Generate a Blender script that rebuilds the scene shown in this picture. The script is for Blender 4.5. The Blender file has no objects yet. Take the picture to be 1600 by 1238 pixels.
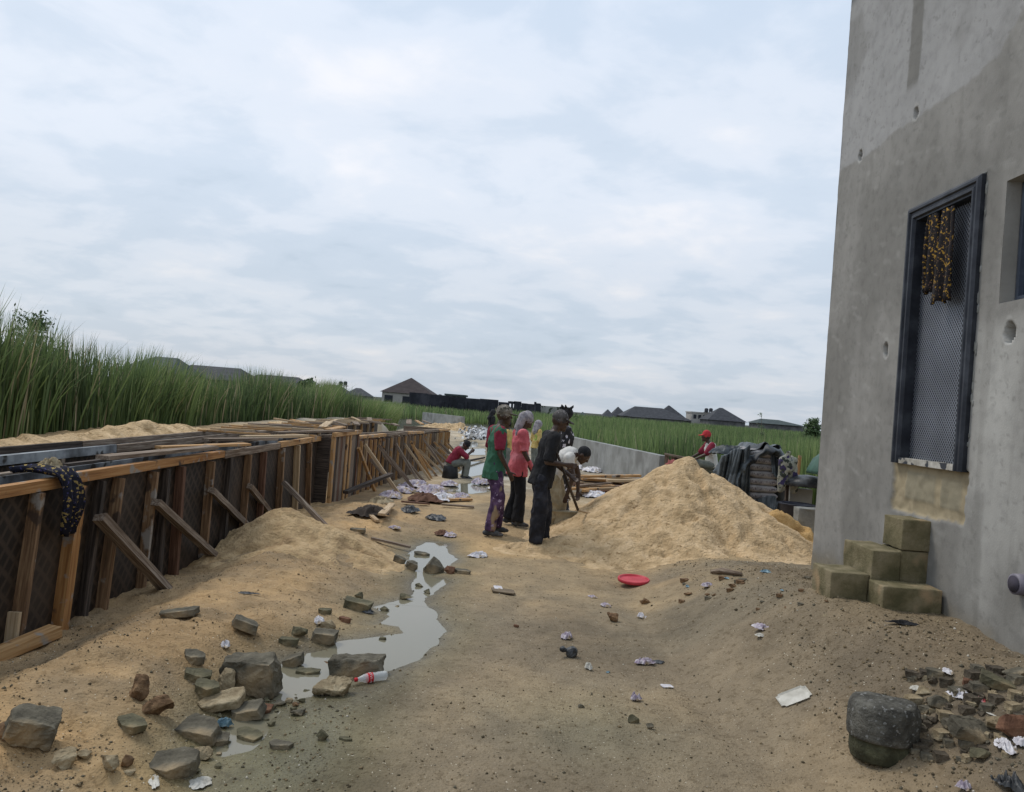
import bpy, bmesh, math, random
import numpy as np
from mathutils import Vector, Matrix, Euler

scene = bpy.context.scene
col = scene.collection
R = math.radians
random.seed(7)
rng = np.random.default_rng(7)

# ------------------------------------------------------------------ camera
ROLL, PITCH, F, CZ = R(4.4), R(0.8), 1200.0, 1.82
cd = bpy.data.cameras.new("camera")
cam = bpy.data.objects.new("camera", cd)
col.objects.link(cam)
cd.sensor_width = 36.0
cd.lens = 36.0 * F / 1600.0
cd.clip_start = 0.05
cd.clip_end = 6000
cam.matrix_world = Matrix.Translation((0, 0, CZ)) @ Matrix.Rotation(R(90) + PITCH, 4, 'X') @ Matrix.Rotation(ROLL, 4, 'Z')
scene.camera = cam

# ------------------------------------------------------------------ light
SUN_DIR = Vector((-0.75, 0.55, 1.35)).normalized()
w = bpy.data.worlds.new("World")
scene.world = w
w.use_nodes = True
nt = w.node_tree
nt.nodes.clear()
def wn(t, **k):
    n = nt.nodes.new(t)
    for a, b in k.items():
        setattr(n, a, b)
    return n
out = wn('ShaderNodeOutputWorld')
sky = wn('ShaderNodeTexSky', sky_type='NISHITA', sun_disc=False)
sky.sun_elevation = math.asin(SUN_DIR.z)
sky.sun_rotation = math.atan2(SUN_DIR.x, SUN_DIR.y)
sky.dust_density = 3.0
bg_sky = wn('ShaderNodeBackground'); bg_sky.inputs[1].default_value = 0.10
nt.links.new(sky.outputs[0], bg_sky.inputs[0])
geo = wn('ShaderNodeTexCoord')
sep = wn('ShaderNodeSeparateXYZ'); nt.links.new(geo.outputs['Generated'], sep.inputs[0])
def wm(op, a, b=None, clamp=False):
    n = wn('ShaderNodeMath', operation=op); n.use_clamp = clamp
    for i, v in enumerate((a, b)):
        if v is None: continue
        if isinstance(v, (int, float)): n.inputs[i].default_value = v
        else: nt.links.new(v, n.inputs[i])
    return n.outputs[0]
zc = wm('ADD', wm('MAXIMUM', sep.outputs[2], 0.0), 0.22)
comb = wn('ShaderNodeCombineXYZ')
nt.links.new(wm('DIVIDE', sep.outputs[0], zc), comb.inputs[0])
nt.links.new(wm('DIVIDE', sep.outputs[1], zc), comb.inputs[1])
def wnoise(scale, detail, rough, dist, off):
    mp = wn('ShaderNodeMapping'); mp.inputs['Location'].default_value = off
    mp.inputs['Rotation'].default_value = (0, 0, R(35)); mp.inputs['Scale'].default_value = (1.0, 1.15, 1)
    nt.links.new(comb.outputs[0], mp.inputs[0])
    n = wn('ShaderNodeTexNoise'); n.inputs['Scale'].default_value = scale; n.inputs['Detail'].default_value = detail
    n.inputs['Roughness'].default_value = rough; n.inputs['Distortion'].default_value = dist
    nt.links.new(mp.outputs[0], n.inputs['Vector'])
    return n.outputs[0]
def wramp(src, stops):
    n = wn('ShaderNodeValToRGB'); cr = n.color_ramp; cr.interpolation = 'EASE'
    while len(cr.elements) < len(stops): cr.elements.new(0.5)
    for e, (p, c) in zip(cr.elements, stops):
        e.position = p; e.color = (*c, 1)
    nt.links.new(src, n.inputs[0])
    return n.outputs[0]
n1 = wnoise(0.8, 6, 0.55, 0.2, (3.1, 1.7, 0))
n2 = wnoise(3.0, 6, 0.55, 0.25, (9.1, 4.2, 3))
nmix = wm('ADD', wm('MULTIPLY', n1, 0.58), wm('MULTIPLY', n2, 0.42))
cloud = wramp(nmix, [(0.35, (0.53, 0.64, 0.765)), (0.46, (0.635, 0.735, 0.86)), (0.54, (0.745, 0.82, 0.925)), (0.66, (0.89, 0.915, 0.97))])
hor = wramp(sep.outputs[2], [(0.0, (0.83, 0.81, 0.79)), (0.10, (0.87, 0.86, 0.85)), (0.30, (1.02, 1.0, 0.985)), (0.6, (0.98, 1.0, 1.03))])
mul = wn('ShaderNodeMix', data_type='RGBA', blend_type='MULTIPLY'); mul.inputs[0].default_value = 1
nt.links.new(cloud, mul.inputs[6]); nt.links.new(hor, mul.inputs[7])
bg_cl = wn('ShaderNodeBackground'); bg_cl.inputs[1].default_value = 1.0
nt.links.new(mul.outputs[2], bg_cl.inputs[0])
mx = wn('ShaderNodeMixShader'); mx.inputs[0].default_value = 0.88
nt.links.new(bg_sky.outputs[0], mx.inputs[1]); nt.links.new(bg_cl.outputs[0], mx.inputs[2])
nt.links.new(mx.outputs[0], out.inputs[0])

sd = bpy.data.lights.new("sun", 'SUN')
sd.energy = 1.35; sd.angle = R(16); sd.color = (1.0, 0.93, 0.83)
sun = bpy.data.objects.new("sun", sd); col.objects.link(sun)
sun.rotation_euler = SUN_DIR.to_track_quat('Z', 'Y').to_euler()

scene.view_settings.view_transform = 'Standard'
scene.view_settings.look = 'None'
scene.view_settings.exposure = 0.14
scene.view_settings.gamma = 1.0
scene.cycles.max_bounces = 6
scene.cycles.transparent_max_bounces = 8

# ------------------------------------------------------------------ pixel helpers (photo pixels -> places)
def ray(px, py):
    dx, dy = px - 800, py - 619
    u = dx * math.cos(ROLL) + dy * math.sin(ROLL); v = -dx * math.sin(ROLL) + dy * math.cos(ROLL)
    x, y, z = u / F, 1.0, -v / F
    y2 = y * math.cos(PITCH) - z * math.sin(PITCH); z2 = y * math.sin(PITCH) + z * math.cos(PITCH)
    return x / y2, z2 / y2
def D(px, py, d):
    a, b = ray(px, py); return Vector((a * d, d, CZ + b * d))
def G(px, py, z=0.0):
    a, b = ray(px, py); d = (z - CZ) / b; return Vector((a * d, d, z))

# ------------------------------------------------------------------ numpy noise
def _h(i, j, k):
    n = (i.astype(np.int64) * 374761393 + j.astype(np.int64) * 668265263 + k.astype(np.int64) * 2147483647) & 0xffffffff
    n = ((n ^ (n >> 13)) * 1274126177) & 0xffffffff
    n = (n ^ (n >> 16)) & 0xffffffff
    return n.astype(np.float64) / 4294967295.0
def vnoise(x, y, z=0.0):
    x = np.asarray(x, float); y = np.asarray(y, float); z = np.zeros_like(x) + z
    i, j, k = np.floor(x), np.floor(y), np.floor(z)
    fx, fy, fz = x - i, y - j, z - k
    i = i.astype(np.int64); j = j.astype(np.int64); k = k.astype(np.int64)
    sx, sy, sz = (f * f * f * (f * (f * 6 - 15) + 10) for f in (fx, fy, fz))
    r = 0
    for a in (0, 1):
        for b in (0, 1):
            for c in (0, 1):
                r = r + _h(i + a, j + b, k + c) * (sx if a else 1 - sx) * (sy if b else 1 - sy) * (sz if c else 1 - sz)
    return r * 2 - 1
def fbm(x, y, z=0.0, o=4, g=0.5):
    r = 0; a = 1; s = 0; f = 1.0
    for q in range(o):
        r = r + a * vnoise(np.asarray(x) * f + q * 17.3, np.asarray(y) * f + q * 9.1, np.asarray(z) * f + q * 5.7)
        s += a; a *= g; f *= 2.03
    return r / s
def sst(a, b, x):
    t = np.clip((x - a) / (b - a), 0, 1); return t * t * (3 - 2 * t)

# ------------------------------------------------------------------ object helpers
def link(name, me, parent=None, mat=None):
    o = bpy.data.objects.new(name, me); col.objects.link(o)
    if mat is not None:
        for m in (mat if isinstance(mat, (list, tuple)) else [mat]): me.materials.append(m)
    if parent is not None: o.parent = parent
    return o
def tag(o, label=None, cat=None, group=None, kind=None):
    if label: o['label'] = label
    if cat: o['category'] = cat
    if group: o['group'] = group
    if kind: o['kind'] = kind
    return o
def empty(name, loc, label, cat, group=None, rz=0.0):
    o = bpy.data.objects.new(name, None); col.objects.link(o)
    o.location = loc; o.rotation_euler = (0, 0, rz); o.empty_display_size = 0.1
    return tag(o, label, cat, group)
def npmesh(name, V, Q, smooth=False):
    me = bpy.data.meshes.new(name)
    V = np.asarray(V, np.float32); Q = np.asarray(Q, np.int32)
    me.vertices.add(len(V)); me.vertices.foreach_set('co', V.ravel())
    n, k = Q.shape
    me.loops.add(n * k); me.loops.foreach_set('vertex_index', Q.ravel())
    me.polygons.add(n); me.polygons.foreach_set('loop_start', np.arange(0, n * k, k, dtype=np.int32))
    try: me.polygons.foreach_set('loop_total', np.full(n, k, np.int32))
    except Exception: pass
    if smooth: me.polygons.foreach_set('use_smooth', np.ones(n, bool))
    me.update(calc_edges=True); me.validate()
    return me
def colattr(me, name, C):
    a = me.attributes.new(name, 'FLOAT_COLOR', 'POINT')
    C = np.asarray(C, np.float32)
    if C.shape[1] == 3: C = np.concatenate([C, np.ones((len(C), 1), np.float32)], 1)
    a.data.foreach_set('color', C.ravel())
def fattr(me, name, A):
    a = me.attributes.new(name, 'FLOAT', 'POINT'); a.data.foreach_set('value', np.asarray(A, np.float32).ravel())

class MB:
    def __init__(s): s.v = []; s.f = []; s.lc = []; s.sm = []
    def add(s, vs, fs, lc=None, smooth=False):
        b = len(s.v); s.v += [tuple(v) for v in vs]; s.f += [tuple(i + b for i in f) for f in fs]
        s.lc += [tuple(v) for v in (lc if lc is not None else vs)]; s.sm += [smooth] * len(fs)
        return s
    def beam(s, p, q, w, h, up=(0, 0, 1), jit=0.0):
        p = Vector(p); q = Vector(q); d = (q - p); L = d.length; d.normalize()
        up = Vector(up)
        if abs(d.dot(up)) > 0.98: up = Vector((0, 1, 0))
        sx = d.cross(up).normalized(); uz = sx.cross(d).normalized()
        vs = []; lc = []; o = random.random() * 50
        c = min(w, h) * 0.08
        for t, P in ((0, p), (L, q)):
            for a, b in ((-1, -1), (1, -1), (1, 1), (-1, 1)):
                P2 = P + sx * (a * w / 2) + uz * (b * h / 2)
                if jit: P2 = P2 + Vector((random.uniform(-jit, jit), random.uniform(-jit, jit), random.uniform(-jit, jit)))
                vs.append(P2); lc.append((t + o, a * w / 2 + o, b * h / 2))
        return s.add(vs, [(0, 1, 2, 3), (7, 6, 5, 4), (0, 4, 5, 1), (1, 5, 6, 2), (2, 6, 7, 3), (3, 7, 4, 0)], lc)
    def box(s, lo, hi):
        x0, y0, z0 = lo; x1, y1, z1 = hi
        vs = [(x0, y0, z0), (x1, y0, z0), (x1, y1, z0), (x0, y1, z0), (x0, y0, z1), (x1, y0, z1), (x1, y1, z1), (x0, y1, z1)]
        return s.add(vs, [(3, 2, 1, 0), (4, 5, 6, 7), (0, 1, 5, 4), (1, 2, 6, 5), (2, 3, 7, 6), (3, 0, 4, 7)])
    def quad(s, a, b, c, d): return s.add([a, b, c, d], [(0, 1, 2, 3)])
    def tube(s, pts, rs, n=10, cap=True, sy=1.0):
        pts = [Vector(p) for p in pts]
        if not isinstance(rs, (list, tuple)): rs = [rs] * len(pts)
        vs = []; lc = []; pv = None; L = 0
        for i, p in enumerate(pts):
            d = (pts[min(i + 1, len(pts) - 1)] - pts[max(i - 1, 0)]).normalized()
            if pv is None: pv = d.orthogonal().normalized()
            pv = (pv - d * pv.dot(d)).normalized(); b = d.cross(pv)
            if i: L += (p - pts[i - 1]).length
            for k in range(n):
                a = 2 * math.pi * k / n
                vs.append(p + (pv * math.cos(a) + b * math.sin(a) * sy) * rs[i]); lc.append((L, rs[i] * math.cos(a), rs[i] * math.sin(a)))
        fs = [(i * n + k, i * n + (k + 1) % n, (i + 1) * n + (k + 1) % n, (i + 1) * n + k) for i in range(len(pts) - 1) for k in range(n)]
        if cap: fs += [tuple(range(n - 1, -1, -1)), tuple((len(pts) - 1) * n + k for k in range(n))]
        return s.add(vs, fs, lc, True)
    def lathe(s, prof, n=24, c=(0, 0, 0), M=None):
        vs = []
        for r, z in prof:
            for k in range(n):
                a = 2 * math.pi * k / n; v = Vector((r * math.cos(a), r * math.sin(a), z))
                if M: v = M @ v
                vs.append(v + Vector(c))
        fs = [(i * n + k, i * n + (k + 1) % n, (i + 1) * n + (k + 1) % n, (i + 1) * n + k) for i in range(len(prof) - 1) for k in range(n)]
        fs += [tuple(range(n - 1, -1, -1)), tuple((len(prof) - 1) * n + k for k in range(n))]
        return s.add(vs, fs, None, True)
    def rcone(s, p, q, r1, r2, side=None, flat=1.0, n=14, cut=False):
        """tapered capsule; flat scales the section perpendicular to 'side' (a width direction)"""
        p = Vector(p); q = Vector(q); d = q - p
        if d.length < 1e-6: d = Vector((0, 0, 1e-5))
        dn = d.normalized()
        a = Vector(side) if side is not None else dn.orthogonal()
        a = (a - dn * a.dot(dn)).normalized(); b = dn.cross(a)
        rings = []
        for t in range(-4, 0): 
            an = t / 4 * math.pi / 2; rings.append((p + dn * (math.sin(an) * r1), max(1e-4, math.cos(an)) * r1))
        rings.append((p, r1)); rings.append(((p + q) / 2, (r1 + r2) / 2)); rings.append((q, r2))
        for t in (range(1, 5) if not cut else ()):
            an = t / 4 * math.pi / 2; rings.append((q + dn * (math.sin(an) * r2), max(1e-4, math.cos(an)) * r2))
        vs = []
        for c, r in rings:
            for k in range(n):
                an = 2 * math.pi * k / n
                vs.append(c + a * (r * math.cos(an)) + b * (r * math.sin(an) * flat))
        m = len(rings)
        fs = [(i * n + k, i * n + (k + 1) % n, (i + 1) * n + (k + 1) % n, (i + 1) * n + k) for i in range(m - 1) for k in range(n)]
        fs += [tuple(range(n - 1, -1, -1)), tuple((m - 1) * n + k for k in range(n))]
        return s.add(vs, fs, None, True)
    def ell(s, c, r, M=None, n=16):
        c = Vector(c); vs = []
        m = n // 2 + 1
        for i in range(m):
            th = math.pi * i / (m - 1); 
            for k in range(n):
                a = 2 * math.pi * k / n; st = max(1e-3, math.sin(th))
                v = Vector((r[0] * st * math.cos(a), r[1] * st * math.sin(a), r[2] * math.cos(th)))
                if M: v = M @ v
                vs.append(c + v)
        fs = [(i * n + k, (i + 1) * n + k, (i + 1) * n + (k + 1) % n, i * n + (k + 1) % n) for i in range(m - 1) for k in range(n)]
        fs += [tuple(range(n)), tuple((m - 1) * n + n - 1 - k for k in range(n))]
        return s.add(vs, fs, None, True)
    def mesh(s, name, off=Vector((0, 0, 0)), lc=True):
        me = bpy.data.meshes.new(name)
        me.from_pydata([(v[0] - off.x, v[1] - off.y, v[2] - off.z) for v in s.v], [], s.f)
        me.polygons.foreach_set('use_smooth', s.sm)
        if lc:
            a = me.attributes.new('lc', 'FLOAT_VECTOR', 'POINT'); a.data.foreach_set('vector', np.array(s.lc, np.float32).ravel())
        me.update(); return me
    def build(s, name, mat, parent=None):
        off = Vector(parent.location) if parent is not None else Vector((0, 0, 0))
        if parent is not None and parent.parent is not None: off = off + Vector(parent.parent.location)
        return link(name, s.mesh(name, off), parent, mat)
def copy_tree(o, parent=None):
    c = o.copy(); col.objects.link(c)
    if parent is not None: c.parent = parent
    for ch in list(o.children): copy_tree(ch, c)
    return c

# ------------------------------------------------------------------ materials
def mat(name, c1, c2=None, c3=None, scale=6.0, rough=0.9, bump=0.0, bscale=40.0, coord='Object', stretch=None,
        metallic=0.0, rr=None, detail=6, attr=None, spec=0.3, lo=0.35, hi=0.65, alpha=None, trans=0.0, dist=0.0, bdist=0.01):
    m = bpy.data.materials.new(name); m.use_nodes = True
    t = m.node_tree; N = t.nodes; L = t.links
    b = N['Principled BSDF']
    tc = N.new('ShaderNodeTexCoord')
    if coord == 'lc':
        at = N.new('ShaderNodeAttribute'); at.attribute_name = 'lc'; src = at.outputs['Vector']
    else: src = tc.outputs[coord]
    if stretch:
        mp = N.new('ShaderNodeMapping'); mp.inputs['Scale'].default_value = stretch; L.new(src, mp.inputs[0]); src = mp.outputs[0]
    c2 = c2 or tuple(x * 0.75 for x in c1); c3 = c3 or tuple(min(1, x * 1.2) for x in c1)
    n = N.new('ShaderNodeTexNoise'); n.inputs['Scale'].default_value = scale; n.inputs['Detail'].default_value = detail
    n.inputs['Distortion'].default_value = dist; n.inputs['Roughness'].default_value = 0.6
    L.new(src, n.inputs['Vector'])
    r = N.new('ShaderNodeValToRGB'); e = r.color_ramp.elements
    e[0].position = lo; e[0].color = (*c2, 1); e[1].position = hi; e[1].color = (*c3, 1)
    x = e.new((lo + hi) / 2); x.color = (*c1, 1)
    L.new(n.outputs[0], r.inputs[0]); colout = r.outputs[0]
    if attr:
        a = N.new('ShaderNodeAttribute'); a.attribute_name = attr
        mm = N.new('ShaderNodeMix'); mm.data_type = 'RGBA'; mm.blend_type = 'MULTIPLY'; mm.inputs[0].default_value = 1
        L.new(a.outputs['Color'], mm.inputs[6]); L.new(colout, mm.inputs[7]); colout = mm.outputs[2]
    L.new(colout, b.inputs['Base Color'])
    b.inputs['Roughness'].default_value = rough; b.inputs['Metallic'].default_value = metallic
    b.inputs['Specular IOR Level'].default_value = spec
    if rr:
        mr = N.new('ShaderNodeMapRange'); mr.inputs[1].default_value = lo; mr.inputs[2].default_value = hi
        mr.inputs[3].default_value = rr[0]; mr.inputs[4].default_value = rr[1]
        L.new(n.outputs[0], mr.inputs[0]); L.new(mr.outputs[0], b.inputs['Roughness'])
    if bump:
        nb = N.new('ShaderNodeTexNoise'); nb.inputs['Scale'].default_value = bscale; nb.inputs['Detail'].default_value = 5
        L.new(src, nb.inputs['Vector'])
        bp = N.new('ShaderNodeBump'); bp.inputs['Strength'].default_value = bump; bp.inputs['Distance'].default_value = bdist
        L.new(nb.outputs[0], bp.inputs['Height']); L.new(bp.outputs[0], b.inputs['Normal'])
    if trans: b.inputs['Transmission Weight'].default_value = trans
    return m
def spots(m, colour, scale, thr, width=0.03, mask='Object', stretch=None, detail=2):
    """adds noise-shaped patches of another colour on top of a material"""
    t = m.node_tree; N = t.nodes; L = t.links; b = N['Principled BSDF']
    src = b.inputs['Base Color'].links[0].from_socket
    tc = N.new('ShaderNodeTexCoord'); s = tc.outputs[mask]
    if stretch:
        mp = N.new('ShaderNodeMapping'); mp.inputs['Scale'].default_value = stretch; L.new(s, mp.inputs[0]); s = mp.outputs[0]
    n = N.new('ShaderNodeTexNoise'); n.inputs['Scale'].default_value = scale; n.inputs['Detail'].default_value = detail
    L.new(s, n.inputs['Vector'])
    mr = N.new('ShaderNodeMapRange'); mr.inputs[1].default_value = thr; mr.inputs[2].default_value = thr + width; L.new(n.outputs[0], mr.inputs[0])
    mm = N.new('ShaderNodeMix'); mm.data_type = 'RGBA'; L.new(mr.outputs[0], mm.inputs[0]); L.new(src, mm.inputs[6]); mm.inputs[7].default_value = (*colour, 1)
    L.new(mm.outputs[2], b.inputs['Base Color'])
    return m

M = {}
M['wood_new'] = mat('wood_new', (.42, .24, .10), (.30, .16, .06), (.52, .33, .16), 2.0, .8, .3, 8, 'lc', (1.2, 22, 22))
M['stud_brown'] = mat('stud_brown', (.19, .11, .058), (.10, .06, .032), (.31, .20, .11), 2.2, .85, .4, 8, 'lc', (1.2, 22, 22))
M['wood_orange'] = mat('wood_orange', (.36, .175, .06), (.24, .11, .035), (.45, .25, .10), 2.0, .75, .3, 8, 'lc', (1.0, 22, 22))
for k_ in ('stud_brown', 'wood_orange', 'wood_new'): spots(M[k_], (.30, .27, .235), 7, .57, .08, detail=7); spots(M[k_], (.07, .045, .03), 5, .60, .06, detail=6)
M['wood_old'] = mat('wood_old', (.20, .15, .11), (.11, .075, .05), (.34, .28, .22), 2.5, .9, .5, 8, 'lc', (1.2, 26, 26))
M['wood_red'] = mat('wood_red', (.13, .065, .04), (.07, .035, .02), (.20, .11, .07), 2.5, .85, .4, 8, 'lc', (1.2, 26, 26))
M['wood_dark'] = mat('wood_dark', (.05, .038, .03), (.02, .015, .012), (.11, .085, .07), 2.5, .85, .4, 8, 'lc', (1.0, 20, 20))
M['wood_pale'] = mat('wood_pale', (.46, .34, .21), (.33, .23, .13), (.56, .44, .29), 2.0, .85, .3, 8, 'lc', (1.2, 26, 26))
def ply_mat():
    m = mat('film_plywood', (.024, .017, .012), (.010, .007, .005), (.052, .037, .026), 1.3, .7, .15, 60, 'Object')
    t = m.node_tree; N = t.nodes; L = t.links; b = N['Principled BSDF']
    tc = N.new('ShaderNodeTexCoord'); facs = []
    for ang, sc_ in ((-52, 13.0), (44, 9.0)):
        mp = N.new('ShaderNodeMapping'); mp.inputs['Rotation'].default_value = (R(ang), 0, 0); L.new(tc.outputs['Object'], mp.inputs[0])
        wv = N.new('ShaderNodeTexWave'); wv.bands_direction = 'Z'; wv.inputs['Scale'].default_value = sc_ / 3.14; wv.inputs['Distortion'].default_value = 1.2; wv.inputs['Detail'].default_value = 3; L.new(mp.outputs[0], wv.inputs['Vector'])
        w2 = N.new('ShaderNodeMapRange'); w2.inputs[1].default_value = .62; w2.inputs[2].default_value = .95; L.new(wv.outputs['Fac'], w2.inputs[0]); facs.append(w2.outputs[0])
    mxx = N.new('ShaderNodeMath'); mxx.operation = 'MAXIMUM'; L.new(facs[0], mxx.inputs[0]); L.new(facs[1], mxx.inputs[1])
    nn_ = N.new('ShaderNodeTexNoise'); nn_.inputs['Scale'].default_value = 2.5; L.new(tc.outputs['Object'], nn_.inputs['Vector'])
    mr = N.new('ShaderNodeMath'); mr.operation = 'MULTIPLY'; L.new(mxx.outputs[0], mr.inputs[0]); L.new(nn_.outputs[0], mr.inputs[1])
    mm = N.new('ShaderNodeMix'); mm.data_type = 'RGBA'; src = b.inputs['Base Color'].links[0].from_socket
    L.new(mr.outputs[0], mm.inputs[0]); L.new(src, mm.inputs[6]); mm.inputs[7].default_value = (.085, .058, .04, 1)
    L.new(mm.outputs[2], b.inputs['Base Color'])
    return m
M['ply'] = ply_mat()
M['film'] = spots(mat('plastic_film_lining', (.16, .17, .18), (.05, .05, .05), (.33, .35, .36), 3, .55, .4, 12), (.03, .025, .02), 5, .55)
M['concrete'] = mat('concrete', (.20, .20, .185), (.145, .145, .13), (.27, .27, .25), 5, .92, .5, 45)
M['rock_grey'] = mat('grey_rubble', (.125, .112, .082), (.075, .067, .05), (.20, .18, .135), 7, .93, .8, 38, bdist=.016)
spots(M['rock_grey'], (.33, .25, .15), 2.6, .52, .12, detail=6)
M['rock_tan'] = mat('tan_rubble', (.30, .24, .15), (.19, .145, .085), (.42, .35, .23), 9, .95, .9, 40, bdist=.016)
M['rock_green'] = mat('mossy_rubble', (.12, .11, .066), (.07, .065, .042), (.185, .165, .105), 8, .93, .8, 38, bdist=.016)
spots(M['rock_green'], (.30, .23, .13), 3.1, .54, .12, detail=6)
M['rock_rust'] = mat('rusty_stone', (.16, .095, .05), (.09, .055, .03), (.27, .17, .09), 14, .95, 1.0, 60, bdist=.008)
M['rock_dark'] = mat('dark_dirty_rubble', (.085, .07, .05), (.05, .04, .03), (.15, .12, .085), 8, .95, .9, 40, bdist=.016)
M['rock_brick'] = mat('red_brick_rubble', (.17, .085, .05), (.11, .055, .035), (.23, .13, .08), 9, .93, .7, 60)
M['block_moss'] = spots(mat('mossy_sandcrete', (.17, .145, .08), (.10, .09, .045), (.25, .21, .13), 6, .95, .9, 70, bdist=.006), (.36, .26, .15), 3.5, .56, .1)
M['plastic_white'] = mat('white_plastic_film', (.62, .60, .62), (.42, .40, .43), (.78, .77, .79), 12, .45, .3, 30)
M['plastic_lilac'] = mat('lilac_printed_plastic', (.43, .38, .43), (.24, .18, .26), (.60, .57, .59), 14, .5, .4, 30, dist=1.0)
spots(M['plastic_lilac'], (.34, .26, .17), 9, .55, .08, detail=4); spots(M['plastic_white'], (.40, .32, .22), 8, .57, .08, detail=4)
M['plastic_dark'] = mat('dark_plastic_film', (.045, .048, .05), (.02, .02, .022), (.09, .095, .10), 8, .42, .4, 20)
M['plastic_blue'] = mat('blue_plastic', (.12, .22, .28), (.06, .12, .16), (.35, .48, .52), 18, .45, .3, 30)
M['paper'] = mat('pale_card', (.52, .50, .44), (.40, .38, .33), (.62, .60, .54), 9, .8, .2, 30)
M['cloth_black'] = mat('black_cloth', (.02, .02, .022), (.012, .012, .013), (.04, .04, .043), 10, .95, .5, 70)
M['tarp'] = mat('dark_tarpaulin', (.045, .055, .06), (.02, .022, .027), (.13, .15, .165), 2.2, .5, .5, 9, dist=1.2)
M['rubber'] = mat('black_rubber', (.018, .018, .018), (.01, .01, .01), (.035, .034, .032), 8, .6, .2, 40)

# ================================================================== GROUND
WL = -0.03
def poly_sdf(px, py, poly):
    px = np.asarray(px, float); py = np.asarray(py, float)
    d = np.full(px.shape, 1e18); inside = np.zeros(px.shape, bool); n = len(poly)
    for i in range(n):
        ax, ay = poly[i]; bx, by = poly[(i + 1) % n]
        ex, ey = bx - ax, by - ay; wx, wy = px - ax, py - ay
        t = np.clip((wx * ex + wy * ey) / (ex * ex + ey * ey + 1e-12), 0, 1)
        d = np.minimum(d, (wx - ex * t) ** 2 + (wy - ey * t) ** 2)
        c = ((ay > py) != (by > py)) & (px < (bx - ax) * (py - ay) / (by - ay + 1e-12) + ax)
        inside ^= c
    d = np.sqrt(d); return np.where(inside, -d, d)
PUD = [
 [(582,949),(616,938),(648,932),(663,935),(676,955),(694,987),(681,1010),(651,1035),(605,1053),(555,1070),(500,1088),(440,1096),(405,1090),(428,1058),(443,1033),(480,1020),(523,1010),(528,1003),(593,995),(630,990),(620,980),(585,975),(607,964)],
 [(644,859),(667,848),(698,850),(700,864),(711,874),(705,883),(689,891),(668,902),(700,908),(688,917),(668,934),(650,934),(642,918),(650,903),(653,885),(632,881),(643,873),(635,868)],
 [(700,768),(710,757),(735,755),(760,760),(763,768),(735,772)],
 [(718,700),(720,691),(745,690),(745,699)],
 [(718,711),(718,702),(757,701),(757,711)],
 [(716,738),(735,722),(757,722),(760,740),(735,745)],
 [(362,1128),(395,1108),(430,1112),(420,1140),(385,1170),(350,1180)],
]
PUD = [[tuple(G(a, b, WL)[:2]) for a, b in p] for p in PUD]
def pud_sdf(x, y):
    d = np.full(np.shape(x), 9.0)
    for p in PUD: d = np.minimum(d, poly_sdf(x, y, p))
    return d
def wallx(y): return np.interp(y, [0, 12.5, 14, 24, 30], [-3.08, -3.08, -2.75, -1.85, -1.6])
def berm_amp(y): return np.interp(y, [-5, 3.0, 5.5, 6.3, 7.8, 9.0, 11.5], [.50, .55, .62, .56, .43, .22, 0.0])
def base_h(x, y):
    h = 0.03 * fbm(x * .35, y * .35, 1.0, 3) + 0.012 * fbm(x * 1.7, y * 1.7, 2.0, 3)
    wx = wallx(y)
    # bank of loose sand along the formwork
    dx = x - wx
    bank = .17 * sst(0.20, .8, dx) * (1 - sst(.9, 2.0, dx)) * (1 - sst(11, 14, y))
    bank = bank * (1 + .5 * fbm(x * .9, y * .6, 5.0, 3))
    h = h + bank
    # foreground left shoulder
    h = h + .10 * (1 - sst(-2.6, -1.2, x)) * (1 - sst(3.6, 5.5, y)) * sst(-3.3, -2.8, x)
    for rx_ in (.35, 1.55):     # shallow wheel ruts along the track
        dd_ = x - rx_ - .25 * np.sin(y * .45 + rx_)
        h = h - .014 * np.exp(-(dd_ / .11) ** 2) * sst(3.2, 4.5, y) * (1 - sst(8, 9.5, y)) + .008 * np.exp(-((np.abs(dd_) - .2) / .08) ** 2) * (1 - sst(8, 9.5, y)) * sst(3.2, 4.5, y)
    # low strip beside the far formwork
    h = h - .18 * (1 - sst(.2, 1.4, dx)) * sst(13, 16, y) * (1 - sst(24, 30, y))
    # berm against the building
    bt_ = np.clip((x + .14 * fbm(x * .5 + 3, y * .5, 2.0, 2) - np.interp(y, [4.3, 5.5], [1.5, 1.3])) / (np.interp(y, [4.3, 5.5], [1.65, 1.25])), 0, 1)
    h = h + berm_amp(y) * bt_ * bt_ * (3 - 2 * bt_)
    # backfill and marsh
    hb = 1.0 + .05 * fbm(x * .8, y * .8, 7.0, 3)
    hb = hb * (1 - .75 * sst(-6.0, -7.2, x))
    hb = hb * (1 - sst(26, 32, y))
    m = sst(-4.42, -4.5, x) if np.isscalar(x) else sst(-4.42, -4.5, np.asarray(x))
    return h * (1 - m) + hb * m
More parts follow.
